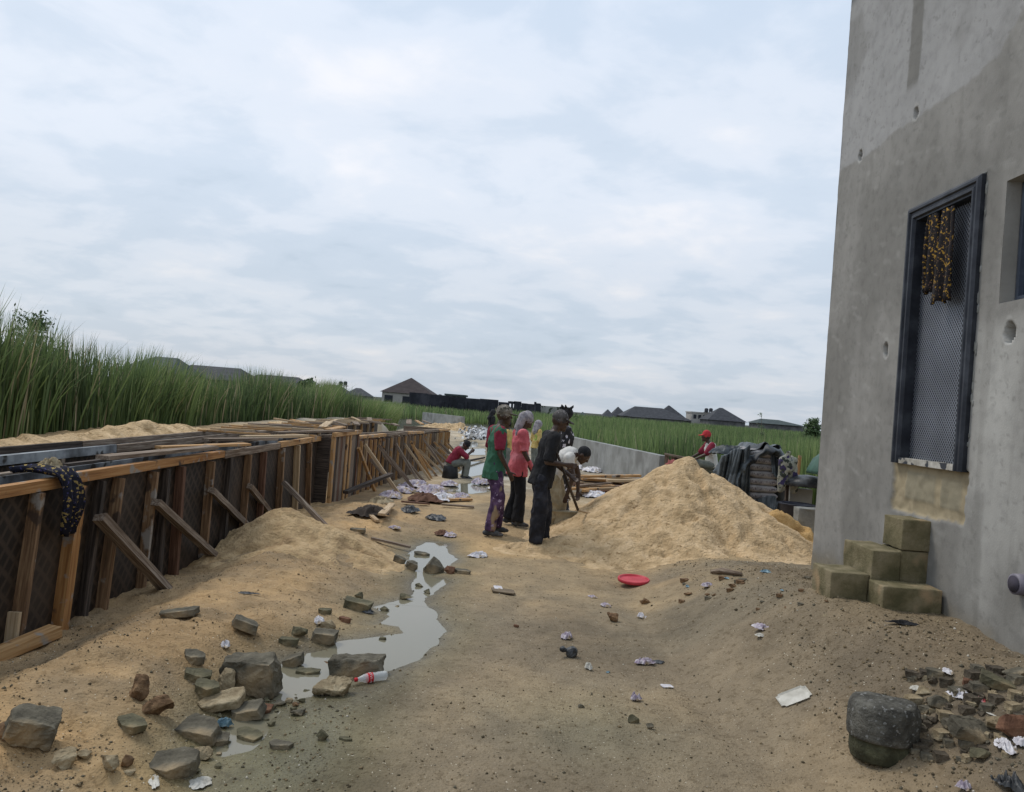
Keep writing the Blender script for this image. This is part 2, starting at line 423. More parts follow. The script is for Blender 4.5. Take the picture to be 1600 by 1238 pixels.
def gh_np(x, y):
    x = np.asarray(x, float); y = np.asarray(y, float)
    b = base_h(x, y)
    rough = sst(0.4, 1.2, x - wallx(y)) 
    leftb = (1 - sst(-1.9, -.7, x)) * (y < 13)
    right = sst(1.2, 2.4, x)
    lum = 0.008 + 0.052 * leftb + 0.024 * right
    b = b + lum * fbm(x * 3.1, y * 3.1, 3.0, 4, .6)
    b = b + (0.003 + .016 * leftb + .010 * right) * np.maximum(0, fbm(x * 13, y * 13, 8.0, 3, .6)) * 1.6
    near = (y < 60) & (np.abs(x) < 8)
    s = np.full(b.shape, 9.0)
    if near.any(): s[near] = pud_sdf(x[near], y[near])
    s = s + .05 * fbm(x * 4.0, y * 4.0, 4.0, 3)
    k = np.where(y > 14, 0.03, 0.10)
    hp = WL + np.clip(s * k, -.05, 9)
    far = sst(14, 20, y)
    t = sst(0.0, .45, s)
    h = np.where(s < 0, np.minimum(hp, b + 9 * 0), hp * (1 - t) + np.maximum(b, WL + .012) * t)
    return h, s
def gh(x, y):
    h, _ = gh_np(np.array([x]), np.array([y])); return float(h[0])
def hit(px, py, dmax=60.0):
    a, b = ray(px, py); ds = np.concatenate([np.linspace(2.0, 14, 1200), np.linspace(14, dmax, 1200)])
    h, _ = gh_np(a * ds, ds); z = CZ + b * ds
    i = np.argmax(z <= h) if (z <= h).any() else len(ds) - 1
    return Vector((a * ds[i], ds[i], float(h[i])))
def on(x, y, dz=0.0): return Vector((x, y, gh(x, y) + dz))

def growing(start, step, fac, end):
    r = [start]; s = step
    while abs(r[-1]) < abs(end): r.append(r[-1] + s); s *= fac
    return r
ys = list(np.arange(-12, 2.4, .6)) + list(np.arange(2.4, 11.5, .022)) + growing(11.5, .024, 1.022, 2600)
xr = growing(3.5, .03, 1.08, 2200); xl = [-v for v in growing(4.7, .03, 1.08, 2200)]
xs = sorted(xl) + list(np.arange(-4.67, 3.49, .024)) + xr
xs = np.array(sorted(set(np.round(xs, 5)))); ys = np.array(sorted(set(np.round(ys, 5))))
X, Y = np.meshgrid(xs, ys); x = X.ravel(); y = Y.ravel()
H, S = gh_np(x, y)
V = np.stack([x, y, H], 1)
nx, ny = len(xs), len(ys)
idx = np.arange(nx * ny).reshape(ny, nx)
Q = np.stack([idx[:-1, :-1], idx[:-1, 1:], idx[1:, 1:], idx[1:, :-1]], -1).reshape(-1, 4)
gm = npmesh('ground', V, Q, True)
def lerpc(c1, c2, t):
    c1, c2 = np.atleast_2d(np.asarray(c1, float)), np.atleast_2d(np.asarray(c2, float))
    return c1 * (1 - t[:, None]) + c2 * t[:, None]
sand = (.44, .295, .150); soil = (.252, .200, .132); wetc = (.165, .142, .078); grey = (.20, .175, .125); rub = (.17, .135, .085)
n_a = fbm(x * .6, y * .6, 11., 4); n_b = fbm(x * 2.3, y * 2.3, 12., 4); n_c = fbm(x * 9, y * 9, 13., 3)
leftm = 1 - sst(-1.7, -.7, x + .5 * n_a)
C = lerpc(soil, sand, leftm * np.clip(.75 + .6 * n_b, 0, 1))
C = lerpc(C, (.46, .32, .165), sst(6.0, 8.5, y + .8 * n_b) * (1 - sst(14, 18, y)) * .75 * (1 - leftm))
C = lerpc(C, rub, sst(1.7, 2.6, x + .5 * n_a) * (1 - sst(8.5, 10, y)) * np.clip(.55 + .5 * n_b, 0, 1))
C = lerpc(C, (.135, .108, .078), sst(1.75, 2.3, x + .35 * n_b) * (1 - sst(4.6, 5.6, y + .5 * n_a)) * .55)
C = lerpc(C, (.15, .12, .085), np.exp(-((x - 2.05) ** 2 / .35 + (y - 8.0) ** 2 / .5)) * np.clip(.6 + n_b, 0, 1))
C = lerpc(C, grey, sst(.0, .35, n_a) * .45 * (1 - leftm))
C = lerpc(C, (.19, .175, .115), np.exp(-((x - .62) ** 2 / .25 + (y - 4.5) ** 2 / .35)) * .6)
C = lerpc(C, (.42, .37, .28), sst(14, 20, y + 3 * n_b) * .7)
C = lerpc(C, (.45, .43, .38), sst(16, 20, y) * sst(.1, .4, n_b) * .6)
wet = np.clip(1 - S / .45, 0, 1) * (1 - .25 * sst(12, 16, y))
lowz = np.exp(-((x + 1.05) ** 2 / .22 + (y - 3.9) ** 2 / .9))
wet = np.clip(wet + lowz * 1.1, 0, 1) * (x > -4.0)
C = lerpc(C, wetc, wet * .75)
C = lerpc(C, (.105, .09, .058), np.exp(-np.clip(S, 0, 9) / .06) * .75 * (x > -4))
C = lerpc(C, (.150, .145, .075), lowz * .7)
marsh = np.clip(sst(-6.0, -6.6, x) + sst(4.0, 5.0, x - .0 * y) * sst(15.5, 17.5, y - .0 * x) + sst(48, 66, y), 0, 1)
C = lerpc(C, (.028, .034, .014), marsh)  # mud colour, darkened so the shade inside the reeds is painted in
n_d = fbm(x * 1.1 + 7, y * .8, 15., 5)
C = lerpc(C, C * .68, sst(.0, .45, n_d) * .75)
C = lerpc(C, np.minimum(C * 1.25, 1) * np.array([1.05, 1, .92]), sst(.05, .45, -n_d) * .6)
C = C * (1 + .20 * n_c[:, None] + .14 * n_b[:, None])
colattr(gm, 'col', np.clip(C, .005, .9))
fattr(gm, 'wet', wet)
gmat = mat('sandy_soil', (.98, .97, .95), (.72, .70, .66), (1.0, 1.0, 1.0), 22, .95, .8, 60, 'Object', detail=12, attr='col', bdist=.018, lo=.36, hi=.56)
spots(gmat, (.06, .05, .035), 95, .69, .02); spots(gmat, (.62, .57, .46), 70, .715, .02)
def wet_rough(m):
    t = m.node_tree; N = t.nodes; L = t.links; b = N['Principled BSDF']
    a = N.new('ShaderNodeAttribute'); a.attribute_name = 'wet'
    mr = N.new('ShaderNodeMapRange'); mr.inputs[1].default_value = .45; mr.inputs[2].default_value = 1.0
    mr.inputs[3].default_value = .95; mr.inputs[4].default_value = .42; L.new(a.outputs['Fac'], mr.inputs[0]); L.new(mr.outputs[0], b.inputs['Roughness'])
wet_rough(gmat)
tag(link('ground', gm, None, gmat), kind='structure')

# puddle water: one flat sheet per pool, just above the dips
wm_ = bpy.data.materials.new('puddle_water'); wm_.use_nodes = True
b = wm_.node_tree.nodes['Principled BSDF']
b.inputs['Base Color'].default_value = (.20, .185, .13, 1); b.inputs['Roughness'].default_value = .07; b.inputs['Specular IOR Level'].default_value = .5
nn = wm_.node_tree.nodes.new('ShaderNodeTexNoise'); nn.inputs['Scale'].default_value = 5
tcn = wm_.node_tree.nodes.new('ShaderNodeTexCoord'); wm_.node_tree.links.new(tcn.outputs['Object'], nn.inputs['Vector'])
bp = wm_.node_tree.nodes.new('ShaderNodeBump'); bp.inputs['Strength'].default_value = .03; bp.inputs['Distance'].default_value = .01
wm_.node_tree.links.new(nn.outputs[0], bp.inputs['Height']); wm_.node_tree.links.new(bp.outputs[0], b.inputs['Normal'])
wb = MB()
for p in PUD:
    cx = sum(q[0] for q in p) / len(p); cy = sum(q[1] for q in p) / len(p)
    x0 = min(q[0] for q in p) - .3; x1 = max(q[0] for q in p) + .3; y0 = min(q[1] for q in p) - .3; y1 = max(q[1] for q in p) + .3
    wb.quad((x0, y0, WL + len(wb.v) * 1e-4), (x1, y0, WL + len(wb.v) * 1e-4), (x1, y1, WL + len(wb.v) * 1e-4), (x0, y1, WL + len(wb.v) * 1e-4))
tag(wb.build('water', wm_), kind='structure')

# ================================================================== SAND PILES
def pile(name, label, segs, slope, x0, x1, y0, y1, step, mt, group=None, rough=.05, seed=0., foot=.05):
    gx = np.arange(x0, x1, step); gy = np.arange(y0, y1, step)
    PX, PY = np.meshgrid(gx, gy); px = PX.ravel(); py = PY.ravel()
    wob = .12 * fbm(px * 1.3, py * 1.3, seed, 3)
    h = np.full(px.shape, -9.0)
    for (ax, ay, az, bx, by, bz) in segs:
        ex, ey = bx - ax, by - ay; t = np.clip(((px - ax) * ex + (py - ay) * ey) / (ex * ex + ey * ey + 1e-9), 0, 1)
        d = np.sqrt((px - ax - ex * t) ** 2 + (py - ay - ey * t) ** 2)
        d2 = np.sqrt(d * d + .004) - .03
        hh = az + (bz - az) * t - slope * (d2 * (1 + wob))
        k = .05; m = np.maximum(h, hh); h = m + k * np.exp(-np.abs(h - hh) / k) * .35
    g, _ = gh_np(px, py)
    rel = h - g
    h = np.where(rel < .30, g + .30 * np.clip((rel + .12) / .42, 0, 1) ** 1.7 - (rel < -.12) * .06, h)
    lumps = rough * fbm(px * 2.2, py * 2.2, seed + 3, 4, .55) + rough * .45 * fbm(px * 7, py * 7, seed + 4, 4, .6) + rough * .28 * (np.abs(fbm(px * 15, py * 15, seed + 5, 3)) - .2)
    dents = -rough * .9 * sst(.30, .62, vnoise(px * 4.2, py * 5.5, seed + 6)) - rough * .5 * sst(.35, .6, vnoise(px * 9, py * 9, seed + 8))
    h = h + (lumps + dents) * np.clip(rel / .15 + .8, .1, 1)
    V = np.stack([px, py, h], 1); nx, ny = len(gx), len(gy)
    idx = np.arange(nx * ny).reshape(ny, nx)
    Q = np.stack([idx[:-1, :-1], idx[:-1, 1:], idx[1:, 1:], idx[1:, :-1]], -1).reshape(-1, 4)
    keep = (h - g > -.05)[Q].any(1); Q = Q[keep]
    used = np.unique(Q); rm = np.full(nx * ny, -1); rm[used] = np.arange(len(used))
    me = npmesh(name, V[used], rm[Q], True)
    return tag(link(name, me, None, mt), label, 'sand pile', group), (px, py, h)
sandm = mat('heaped_sand', (.54, .385, .215), (.40, .28, .15), (.64, .47, .28), 5.5, .97, 1.0, 26, 'Object', detail=12, bdist=.035)
spots(sandm, (.33, .22, .11), 17, .62, .08)
sandm2 = mat('damp_orange_sand', (.48, .30, .12), (.27, .16, .06), (.60, .40, .18), 5, .97, .8, 60, 'Object', detail=10, bdist=.02)
sandm3 = mat('bank_sand', (.44, .31, .165), (.31, .21, .11), (.54, .39, .22), 5.5, .97, 1.0, 30, 'Object', detail=12, bdist=.03)
rp = [(.25, 9.9, .10), (.80, 10.0, .24), (1.23, 10.2, .41), (1.64, 10.45, .62), (1.96, 10.7, .92), (2.19, 10.8, 1.08), (2.42, 10.95, 1.13), (2.58, 11.0, 1.31), (2.92, 11.0, 1.11), (3.24, 10.8, .91), (3.60, 10.6, .64), (3.85, 10.45, .36), (4.4, 10.2, .12)]
segs = [(*rp[i], *rp[i + 1]) for i in range(len(rp) - 1)]
pile('sand_pile', 'tall pale heap of loose sand with a pointed crest in front of the cement bags', segs, .62, -.6, 5.6, 7.6, 13.6, .028, sandm, rough=.06, seed=21.)
pile('sand_pile', 'lower lumpy orange brown sand heap between the black basin and the building corner',
     [(3.52, 10.5, .56, 3.72, 10.5, .68), (3.72, 10.5, .68, 3.98, 10.4, .55), (3.98, 10.4, .55, 4.25, 10.2, .32), (3.72, 10.5, .66, 3.80, 10.1, .42)], .85, 2.7, 5.4, 9.0, 12.2, .025, sandm2, rough=.11, seed=33.)
pile('sand_pile', 'rounded sand mound leaning on the timber formwork beside the puddle path',
     [(-2.75, 8.3, .14, -2.42, 8.7, .50), (-2.42, 8.7, .50, -2.0, 8.6, .33), (-2.0, 8.6, .33, -1.45, 8.3, .14), (-2.42, 8.7, .50, -2.6, 9.4, .25), (-2.6, 7.7, .12, -2.05, 8.0, .22)], .55, -3.03, -.4, 6.3, 10.6, .025, sandm3, rough=.06, seed=45.)
pile('sand_pile', 'long lumpy sand heap behind the concrete forms in front of the reeds',
     [(-4.9, 6.5, 1.10, -5.1, 8.2, 1.16), (-5.1, 8.9, 1.12, -5.0, 9.8, 1.20), (-5.0, 9.8, 1.21, -5.05, 10.6, 1.26), (-5.0, 10.6, 1.26, -5.0, 11.4, 1.19), (-5.0, 11.4, 1.24, -5.0, 12.4, 1.08)], .5, -6.6, -4.47, 4.5, 13.6, .04, sandm, rough=.07, seed=57.)
pile('sand_pile', 'small sand mound behind the forms where the reeds darken',
     [(-5.2, 15.5, 1.08, -5.1, 17.0, 1.12)], .5, -6.4, -4.47, 13.9, 18.5, .05, sandm, rough=.05, seed=61.)

# ================================================================== BUILDING
WX = 3.14
def W(px, py):
    a, b = ray(px, py); y = WX / a; return y, CZ + b * y
bld = empty('plastered_building', (WX, 6.0, .4), 'tall grey cement plastered building with a raised metal door and block steps', 'building')
Y0, Y1, Z0, Z1 = 3.3, 7.76, .1, 6.28
door = (5.27, 6.23, 1.61, 3.66); win = (4.15, 5.03, 2.74, 3.55)
def lines(a, b, step, brk):
    p = sorted([a, b] + [v for v in brk if a < v < b]); r = []
    for u, v in zip(p, p[1:]): r += list(np.linspace(u, v, max(2, int(round((v - u) / step)) + 1))[:-1])
    return np.array(r + [b])
gy = lines(Y0, Y1, .016, [door[0], door[1], win[0], win[1]]); gz = lines(Z0, Z1, .016, [door[2], door[3], win[2], win[3]])
PY, PZ = np.meshgrid(gy, gz); py = PY.ravel(); pz = PZ.ravel()
nA = fbm(py * .9, pz * .9, 31., 5); nB = fbm(py * 3, pz * 3, 32., 5); nC = fbm(py * 3, pz * .9, 33., 4); nD = fbm(py * 14, pz * 14, 34., 3)
disp = .004 * fbm(py * 2.2, pz * 2.2, 35., 4) + .0012 * nD
c_mid = np.array((.315, .30, .268)); c_lt = np.array((.40, .39, .37)); c_dk = np.array((.215, .205, .18)); c_pl = np.array((.47, .455, .41))
c_mid, c_lt, c_dk, c_pl = (c_ * np.array((.93, .945, .98)) for c_ in (c_mid, c_lt, c_dk, c_pl))
C = np.tile(c_mid, (len(py), 1))
bd = np.interp(py, [3.3, 4.94, 5.2, 5.66, 6.51, 7.15, 7.7], [5.0, 4.72, 4.5, 4.42, 4.46, 4.42, 4.46])   # edge of the upper paler coat
up = sst(-.015, .015, pz - bd - .05 * nB - .02 * nD)
C = lerpc(C, c_lt, up * .85)
C = lerpc(C, c_dk, (1 - up) * sst(-.05, .4, nA + .35 * nC) * .7)
def band(v, a, b, s): return sst(a - s, a + s, v) * (1 - sst(b - s, b + s, v))
C = lerpc(C, c_dk, band(py + .04 * nB, 6.28, 6.47, .012) * sst(4.7, 4.8, pz) * .9)                        # vertical damp streak
C = lerpc(C, c_dk * .95, sst(.05, .35, nC + .4 * nB) * (1 - sst(2.4, 3.2, pz)) * sst(6.1, 6.3, py) * .45)
pale = (1 - sst(5.22, 5.30, py + .10 * nB + .02 * nD)) * (1 - sst(2.55, 2.75, pz + .1 * nA))
C = lerpc(C, c_pl, pale * np.clip(.75 + .5 * nC, .2, 1))
lowp = (1 - sst(1.35, 1.55, pz + .12 * nB)) * band(py + .06 * nB, 5.02, 5.75, .02)
C = lerpc(C, c_dk, lowp * .5); C = lerpc(C, c_pl, lowp * sst(.1, .35, nC) * .6)
damp = np.exp(-((py - 4.75) ** 2 / .05 + (pz - .85) ** 2 / .08)) + (1 - sst(.5, .8, pz + .1 * nB)) * .7
C = lerpc(C, c_dk * .85, np.clip(damp, 0, 1) * .7)
C = lerpc(C, (.23, .19, .12), (1 - sst(.5, .72, pz + .10 * nB)) * .6)
scr = sst(.30, .7, fbm(py * 5 + pz * 3, pz * 14 - py * 4, 36., 3)) * (1 - up)
C = lerpc(C, c_pl, scr * .25)
C = lerpc(C, c_dk, sst(.05, .5, fbm(py * 1.8 - pz * .5, pz * 1.2 + py * .7, 38., 5)) * .45)
C = lerpc(C, c_dk * .8, sst(.55, .62, fbm(py * 26, pz * 26, 39., 2)) * .35)
dr_ = sst(.25, .55, fbm(py * 9, pz * .55, 40., 3)) * (1 - up); C = lerpc(C, c_dk, dr_ * .3)
# bare blockwork below the door
by0, by1, bz0, bz1 = 5.22, 6.27, 1.24, 1.63
ed = .04 * nB + .02 * nD
blk = band(py + ed, by0 + .03, by1 - .02, .008) * band(pz + ed, bz0, bz1, .008)
tanb = np.array((.36, .30, .195)); C = lerpc(C, tanb, blk)
b1 = band(py, 5.66, 6.07, .012) * band(pz, 1.34, 1.55, .012); b2 = band(py, 5.33, 5.58, .012) * band(pz, 1.33, 1.53, .012)
C = lerpc(C, (.27, .245, .175), blk * np.clip(b1 + b2, 0, 1) * .8)
disp = disp + blk * (.022 + .012 * nD + .008 * nB - .008 * np.clip(b1 + b2, 0, 1))
C = C * (1 + .07 * nB[:, None] + .05 * nD[:, None] + .08 * nC[:, None])
rim = np.zeros(len(py)); 
for (hx, hy, rw, rh) in ((1344, 243, .035, .05), (1431, 178, .035, .045), (1384, 545, .045, .065), (1578, 520, .055, .075)):
    a, b = W(hx, hy); rr = np.sqrt(((py - a) / rw) ** 2 + ((pz - b) / rh) ** 2) * (1 + .7 * nB + .4 * nD)
    disp = disp + .22 * (1 - sst(.85, 1.02, rr)); rim = np.maximum(rim, band(rr, 1.05, 1.5, .1))
    C = lerpc(C, (.02, .018, .016), 1 - sst(.80, .98, rr))  # near black inside the holes: their shade is put into the colour
C = lerpc(C, c_pl, rim * .5)
disp = disp + .006 * sst(7.5, 7.76, py) * fbm(pz * 3, pz * 0, 41., 4)
py0_ = py.copy(); py = np.where(py > 7.5, py + .014 * sst(7.6, 7.76, py) * fbm(pz * 4, pz * 0 + 3, 42., 4) - .0, py)
V = np.stack([WX + disp, py, pz], 1); ny_, nz_ = len(gy), len(gz)
idx = np.arange(ny_ * nz_).reshape(nz_, ny_)
Q = np.stack([idx[:-1, :-1], idx[1:, :-1], idx[1:, 1:], idx[:-1, 1:]], -1).reshape(-1, 4)
py = py0_
cy = py[Q].mean(1); cz = pz[Q].mean(1)
hole = ((cy > door[0]) & (cy < door[1]) & (cz > door[2]) & (cz < door[3])) | ((cy > win[0]) & (cy < win[1]) & (cz > win[2]) & (cz < win[3]))
Q = Q[~hole]
V = V - np.array([WX, 6.0, .4])
wmsh = npmesh('wall', V, Q, True); colattr(wmsh, 'col', np.clip(C, .01, .9))
pm = mat('grey_cement_plaster', (.97, .97, .97), (.84, .84, .84), (1, 1, 1), 9, .93, .35, 70, 'Object', attr='col', detail=9, bdist=.004)
link('wall', wmsh, bld, pm)
pm2 = mat('plain_cement_plaster', (.315, .30, .268), (.25, .24, .21), (.38, .365, .33), 1.5, .93, .3, 40)
mb = MB()
mb.quad((WX, -4, .0), (WX, -4, 6.28), (WX, 3.3, 6.28), (WX, 3.3, .0))
mb.quad((WX, 7.76, 0), (WX, 7.76, 6.28), (12, 7.76, 6.28), (12, 7.76, 0))
mb.quad((12, -4, 0), (12, 7.76, 0), (12, 7.76, 6.28), (12, -4, 6.28))
mb.quad((WX, -4, 0), (12, -4, 0), (12, -4, 6.28), (WX, -4, 6.28))
mb.build('outer_wall', pm2, bld)
mb = MB(); mb.box((WX - .07, -4.07, 6.28), (12.07, 7.83, 6.50)); mb.box((WX, -4, 6.50), (12, 7.76, 7.2)); mb.build('roof_ledge', pm2, bld)
# interior side behind openings and hole backs
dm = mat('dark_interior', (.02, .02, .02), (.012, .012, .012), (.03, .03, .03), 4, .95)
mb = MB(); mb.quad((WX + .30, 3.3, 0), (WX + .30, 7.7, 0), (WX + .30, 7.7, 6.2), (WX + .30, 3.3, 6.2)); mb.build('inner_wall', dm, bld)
def reveal(o, dep):
    m = MB(); y0, y1, z0, z1 = o; a, b = WX - .0, WX + dep
    m.quad((a, y0, z0), (b, y0, z0), (b, y0, z1), (a, y0, z1)); m.quad((a, y1, z1), (b, y1, z1), (b, y1, z0), (a, y1, z0))
    m.quad((a, y0, z1), (b, y0, z1), (b, y1, z1), (a, y1, z1)); m.quad((a, y1, z0), (b, y1, z0), (b, y0, z0), (a, y0, z0))
    return m
reveal(win, .28).build('window_reveal', pm2, bld)
# door
frm = mat('painted_steel_frame', (.036, .040, .050), (.022, .025, .032), (.06, .066, .078), 6, .5, .1, 30, metallic=.3)
mshm = bpy.data.materials.new('expanded_mesh'); mshm.use_nodes = True
t = mshm.node_tree; N = t.nodes; L = t.links; b = N['Principled BSDF']; b.inputs['Metallic'].default_value = .5; b.inputs['Roughness'].default_value = .5
tc = N.new('ShaderNodeTexCoord'); sp = N.new('ShaderNodeSeparateXYZ'); L.new(tc.outputs['Object'], sp.inputs[0])
def mth(op, a, b2=None):
    n = N.new('ShaderNodeMath'); n.operation = op
    for i, v in enumerate((a, b2)):
        if v is None: continue
        if isinstance(v, (int, float)): n.inputs[i].default_value = v
        else: L.new(v, n.inputs[i])
    return n.outputs[0]
yy = mth('MULTIPLY', sp.outputs[1], 2 * math.pi / .030); zz = mth('MULTIPLY', sp.outputs[2], 2 * math.pi / .036)
f1 = mth('ABSOLUTE', mth('SINE', mth('MULTIPLY', mth('ADD', yy, zz), .5))); f2 = mth('ABSOLUTE', mth('SINE', mth('MULTIPLY', mth('SUBTRACT', yy, zz), .5)))
mn = mth('MINIMUM', f1, f2)
rp_ = N.new('ShaderNodeValToRGB'); e = rp_.color_ramp.elements; e[0].position = .30; e[0].color = (.30, .32, .36, 1); e[1].position = .52; e[1].color = (.025, .027, .033, 1)
L.new(mn, rp_.inputs[0])
nz = N.new('ShaderNodeTexNoise'); nz.inputs['Scale'].default_value = 2.2; L.new(tc.outputs['Object'], nz.inputs['Vector'])
mrr = N.new('ShaderNodeMapRange'); mrr.inputs[1].default_value = .3; mrr.inputs[2].default_value = .7; mrr.inputs[3].default_value = .65; mrr.inputs[4].default_value = 1.1; L.new(nz.outputs[0], mrr.inputs[0])
mm = N.new('ShaderNodeMix'); mm.data_type = 'RGBA'; mm.blend_type = 'MULTIPLY'; mm.inputs[0].default_value = 1; L.new(rp_.outputs[0], mm.inputs[6]); L.new(mrr.outputs[0], mm.inputs[7])
L.new(mm.outputs[2], b.inputs['Base Color'])
bp = N.new('ShaderNodeBump'); bp.inputs['Strength'].default_value = .6; bp.inputs['Distance'].default_value = .004; bp.invert = True; L.new(mn, bp.inputs['Height']); L.new(bp.outputs[0], b.inputs['Normal'])
dy0, dy1, dz0, dz1 = door
dr = MB()
def sweep_frame(m, steps, y0, y1, z0, z1, bottom=True):
    """moulded frame: steps = list of (inset, x) profile points"""
    rings = []
    for ins, xx in steps:
        rings.append([(xx, y1 - ins, z0 + (ins if bottom else 0)), (xx, y1 - ins, z1 - ins), (xx, y0 + ins, z1 - ins), (xx, y0 + ins, z0 + (ins if bottom else 0))])
    vs = [p for r_ in rings for p in r_]; fs = []
    for i in range(len(rings) - 1):
        for k in range(4 if bottom else 3):
            fs.append((i * 4 + k, i * 4 + (k + 1) % 4, (i + 1) * 4 + (k + 1) % 4, (i + 1) * 4 + k))
    m.add(vs, fs)
sweep_frame(dr, [(-.01, WX + .05), (-.01, WX - .03), (.012, WX - .045), (.03, WX - .045), (.038, WX - .03), (.055, WX - .03), (.065, WX - .04), (.082, WX - .04), (.092, WX - .02), (.105, WX - .02), (.105, WX + .10)], dy0, dy1, dz0, dz1, False)
fr = dr.build('door', frm, bld)
mp = MB(); mp.box((WX + .055, dy0 + .03, dz0 + .045), (WX + .07, dy1 - .03, dz1 - .03)); mp.build('mesh_panel', mshm, fr)
sl = MB(); sl.box((WX - .03, dy0 + .105, dz0 + .0), (WX + .053, dy1 - .105, dz0 + .045))
slm = spots(mat('worn_sill', (.42, .40, .35), (.28, .26, .22), (.55, .53, .48), 10, .6, .3, 40), (.04, .045, .055), 9, .56, .03)
sl.build('sill', slm, fr)
rs = MB()
for k in range(26):       # rough mortar packed round the frame
    zz_ = random.uniform(dz0, dz1); a = random.choice((dy0 - .02, dy1 + .02)); rs.ell((WX + .002, a + random.uniform(-.012, .012), zz_), (.012, random.uniform(.008, .016), random.uniform(.02, .06)), n=6)
for k in range(14): rs.ell((WX + .002, random.uniform(dy0, dy1), dz1 + .02), (.012, random.uniform(.02, .05), random.uniform(.006, .014)), n=6)
tag(rs.build('mortar_edge', M['concrete'], fr), kind='stuff')
# window
wf = MB(); sweep_frame(wf, [(-.0, WX + .16), (.002, WX + .10), (.03, WX + .09), (.05, WX + .09), (.05, WX + .13)], *win)
wfr = wf.build('window', mat('blue_grey_window_frame', (.10, .12, .16), (.08, .095, .125), (.14, .165, .21), 5, .4, metallic=.4), bld)
gl = mat('dim_glass', (.035, .045, .065), (.03, .038, .055), (.045, .055, .08), 2, .12, spec=.6)
MB().box((WX + .125, win[0] + .04, win[2] + .04), (WX + .135, win[1] - .04, win[3] - .04)).build('pane', gl, wfr)
pp = MB(); a, bz = W(1600, 914)
pp.lathe([(.050, -.06), (.062, -.06), (.064, -.02), (.060, .04), (.060, .10)], 20, (WX, a, bz), Matrix.Rotation(R(90), 3, 'Y'))
pp.build('waste_pipe', mat('grey_pvc', (.17, .155, .19), (.12, .11, .135), (.22, .205, .24), 6, .5), bld)
MB().lathe([(.05, 0), (.0501, .002)], 20, (WX - .066, a, bz), Matrix.Rotation(R(90), 3, 'Y')).build('pipe_mouth_shade', mat('pipe_shadowed_inside', (.05, .045, .06)), bld)  # solid disc over the mouth, shade of the bore put into its colour
# cloth hanging on the door
def patterned(name, base, c2, c3, sc, thr=.56):
    m = mat(name, base, base, tuple(v * 1.5 for v in base), 20, .9, .4, 50)
    spots(m, c2, sc, thr, .02); spots(m, c3, sc * 1.7, thr + .05, .02); return m
ank = patterned('yellow_print_cloth', (.014, .012, .013), (.38, .22, .035), (.18, .10, .07), 42, .60)
hc = empty('hanging_cloth', (WX - .05, 5.75, 3.2), 'dark yellow patterned wrapper cloth hanging down from the top of the metal door', 'cloth')
def strip(m, ya, yb, zt, zb, x0, drift, seed, n=22, k=14):
    vs = []
    for i in range(n + 1):
        t = i / n
        for j in range(k + 1):
            s = j / k; wv = .018 * math.sin(s * 9 + seed + t * 2.5) * (.4 + t) + .010 * math.sin(s * 21 + seed * 2)
            yy_ = ya + (yb - ya) * s; pinch = 1 - .35 * (1 - t) ** 3
            yy_ = (ya + yb) / 2 + (yy_ - (ya + yb) / 2) * pinch + drift * t
            vs.append((x0 - .02 - wv, yy_, zt + (zb - zt) * t + .012 * math.sin(s * 13 + seed) * t))
    fs = [(i * (k + 1) + j, i * (k + 1) + j + 1, (i + 1) * (k + 1) + j + 1, (i + 1) * (k + 1) + j) for i in range(n) for j in range(k)]
    m.add(vs, fs, None, True)
m = MB(); strip(m, 5.98, 5.80, 3.545, 2.94, WX + .015, .0, 1.); strip(m, 5.79, 5.56, 3.535, 2.84, WX + .005, .0, 4.)
o = m.build('cloth', ank, hc); sm_ = o.modifiers.new('s', 'SOLIDIFY'); sm_.thickness = .012
hc.name = 'hanging_cloth'

# block steps
st = empty('block_steps', (2.9, 5.7, .6), 'stepped stack of mossy concrete blocks laid below the raised door', 'steps')
def rblock(lo, hi, seed, amp=.012, sub=6, bev=.009):
    bm = bmesh.new(); bmesh.ops.create_cube(bm, size=1)
    for v in bm.verts:
        v.co = Vector([lo[i] + (v.co[i] + .5) * (hi[i] - lo[i]) for i in range(3)])
    bmesh.ops.bevel(bm, geom=bm.edges[:], offset=bev, segments=2, affect='EDGES', profile=.6)
    bmesh.ops.triangulate(bm, faces=[f for f in bm.faces if len(f.verts) > 4])
    for q in range(sub):
        es = [e for e in bm.edges if e.calc_length() > .05]
        if not es: break
        bmesh.ops.subdivide_edges(bm, edges=es, cuts=1, use_grid_fill=True)
    co = np.array([v.co for v in bm.verts]); bm.normal_update(); nr = np.array([v.normal for v in bm.verts])
    d = amp * fbm(co[:, 0] * 7 + seed, co[:, 1] * 7, co[:, 2] * 7, 4)
    for v, n_, k in zip(bm.verts, nr, d): v.co += Vector(n_) * float(k)
    return bm
def bm_obj(bm, name, mt, parent=None, smooth=True):
    off = Vector(parent.location) if parent is not None else Vector((0, 0, 0))
    bmesh.ops.translate(bm, verts=bm.verts[:], vec=-off)
    me = bpy.data.meshes.new(name); bm.to_mesh(me); bm.free()
    if smooth: me.polygons.foreach_set('use_smooth', [True] * len(me.polygons))
    return link(name, me, parent, mt)
for i, (lo, hi) in enumerate([((2.935, 5.65, .99), (3.15, 5.94, 1.215)), ((2.94, 5.66, .60), (3.15, 5.95, .983)), ((2.725, 5.64, .50), (2.932, 6.12, .975)),
                              ((2.44, 5.66, .48), (2.718, 6.00, .79)), ((2.70, 5.40, .42), (3.12, 5.625, .765))]):
    bm_obj(rblock(lo, hi, i * 7.), 'step_block', M['block_moss'], st)
o = bm_obj(rblock((2.28, 5.35, .42), (2.46, 5.45, .54), 50., .02), 'concrete_chunk', M['rock_tan']); tag(o, 'squared tan lump half buried before the lowest step block', 'rubble')

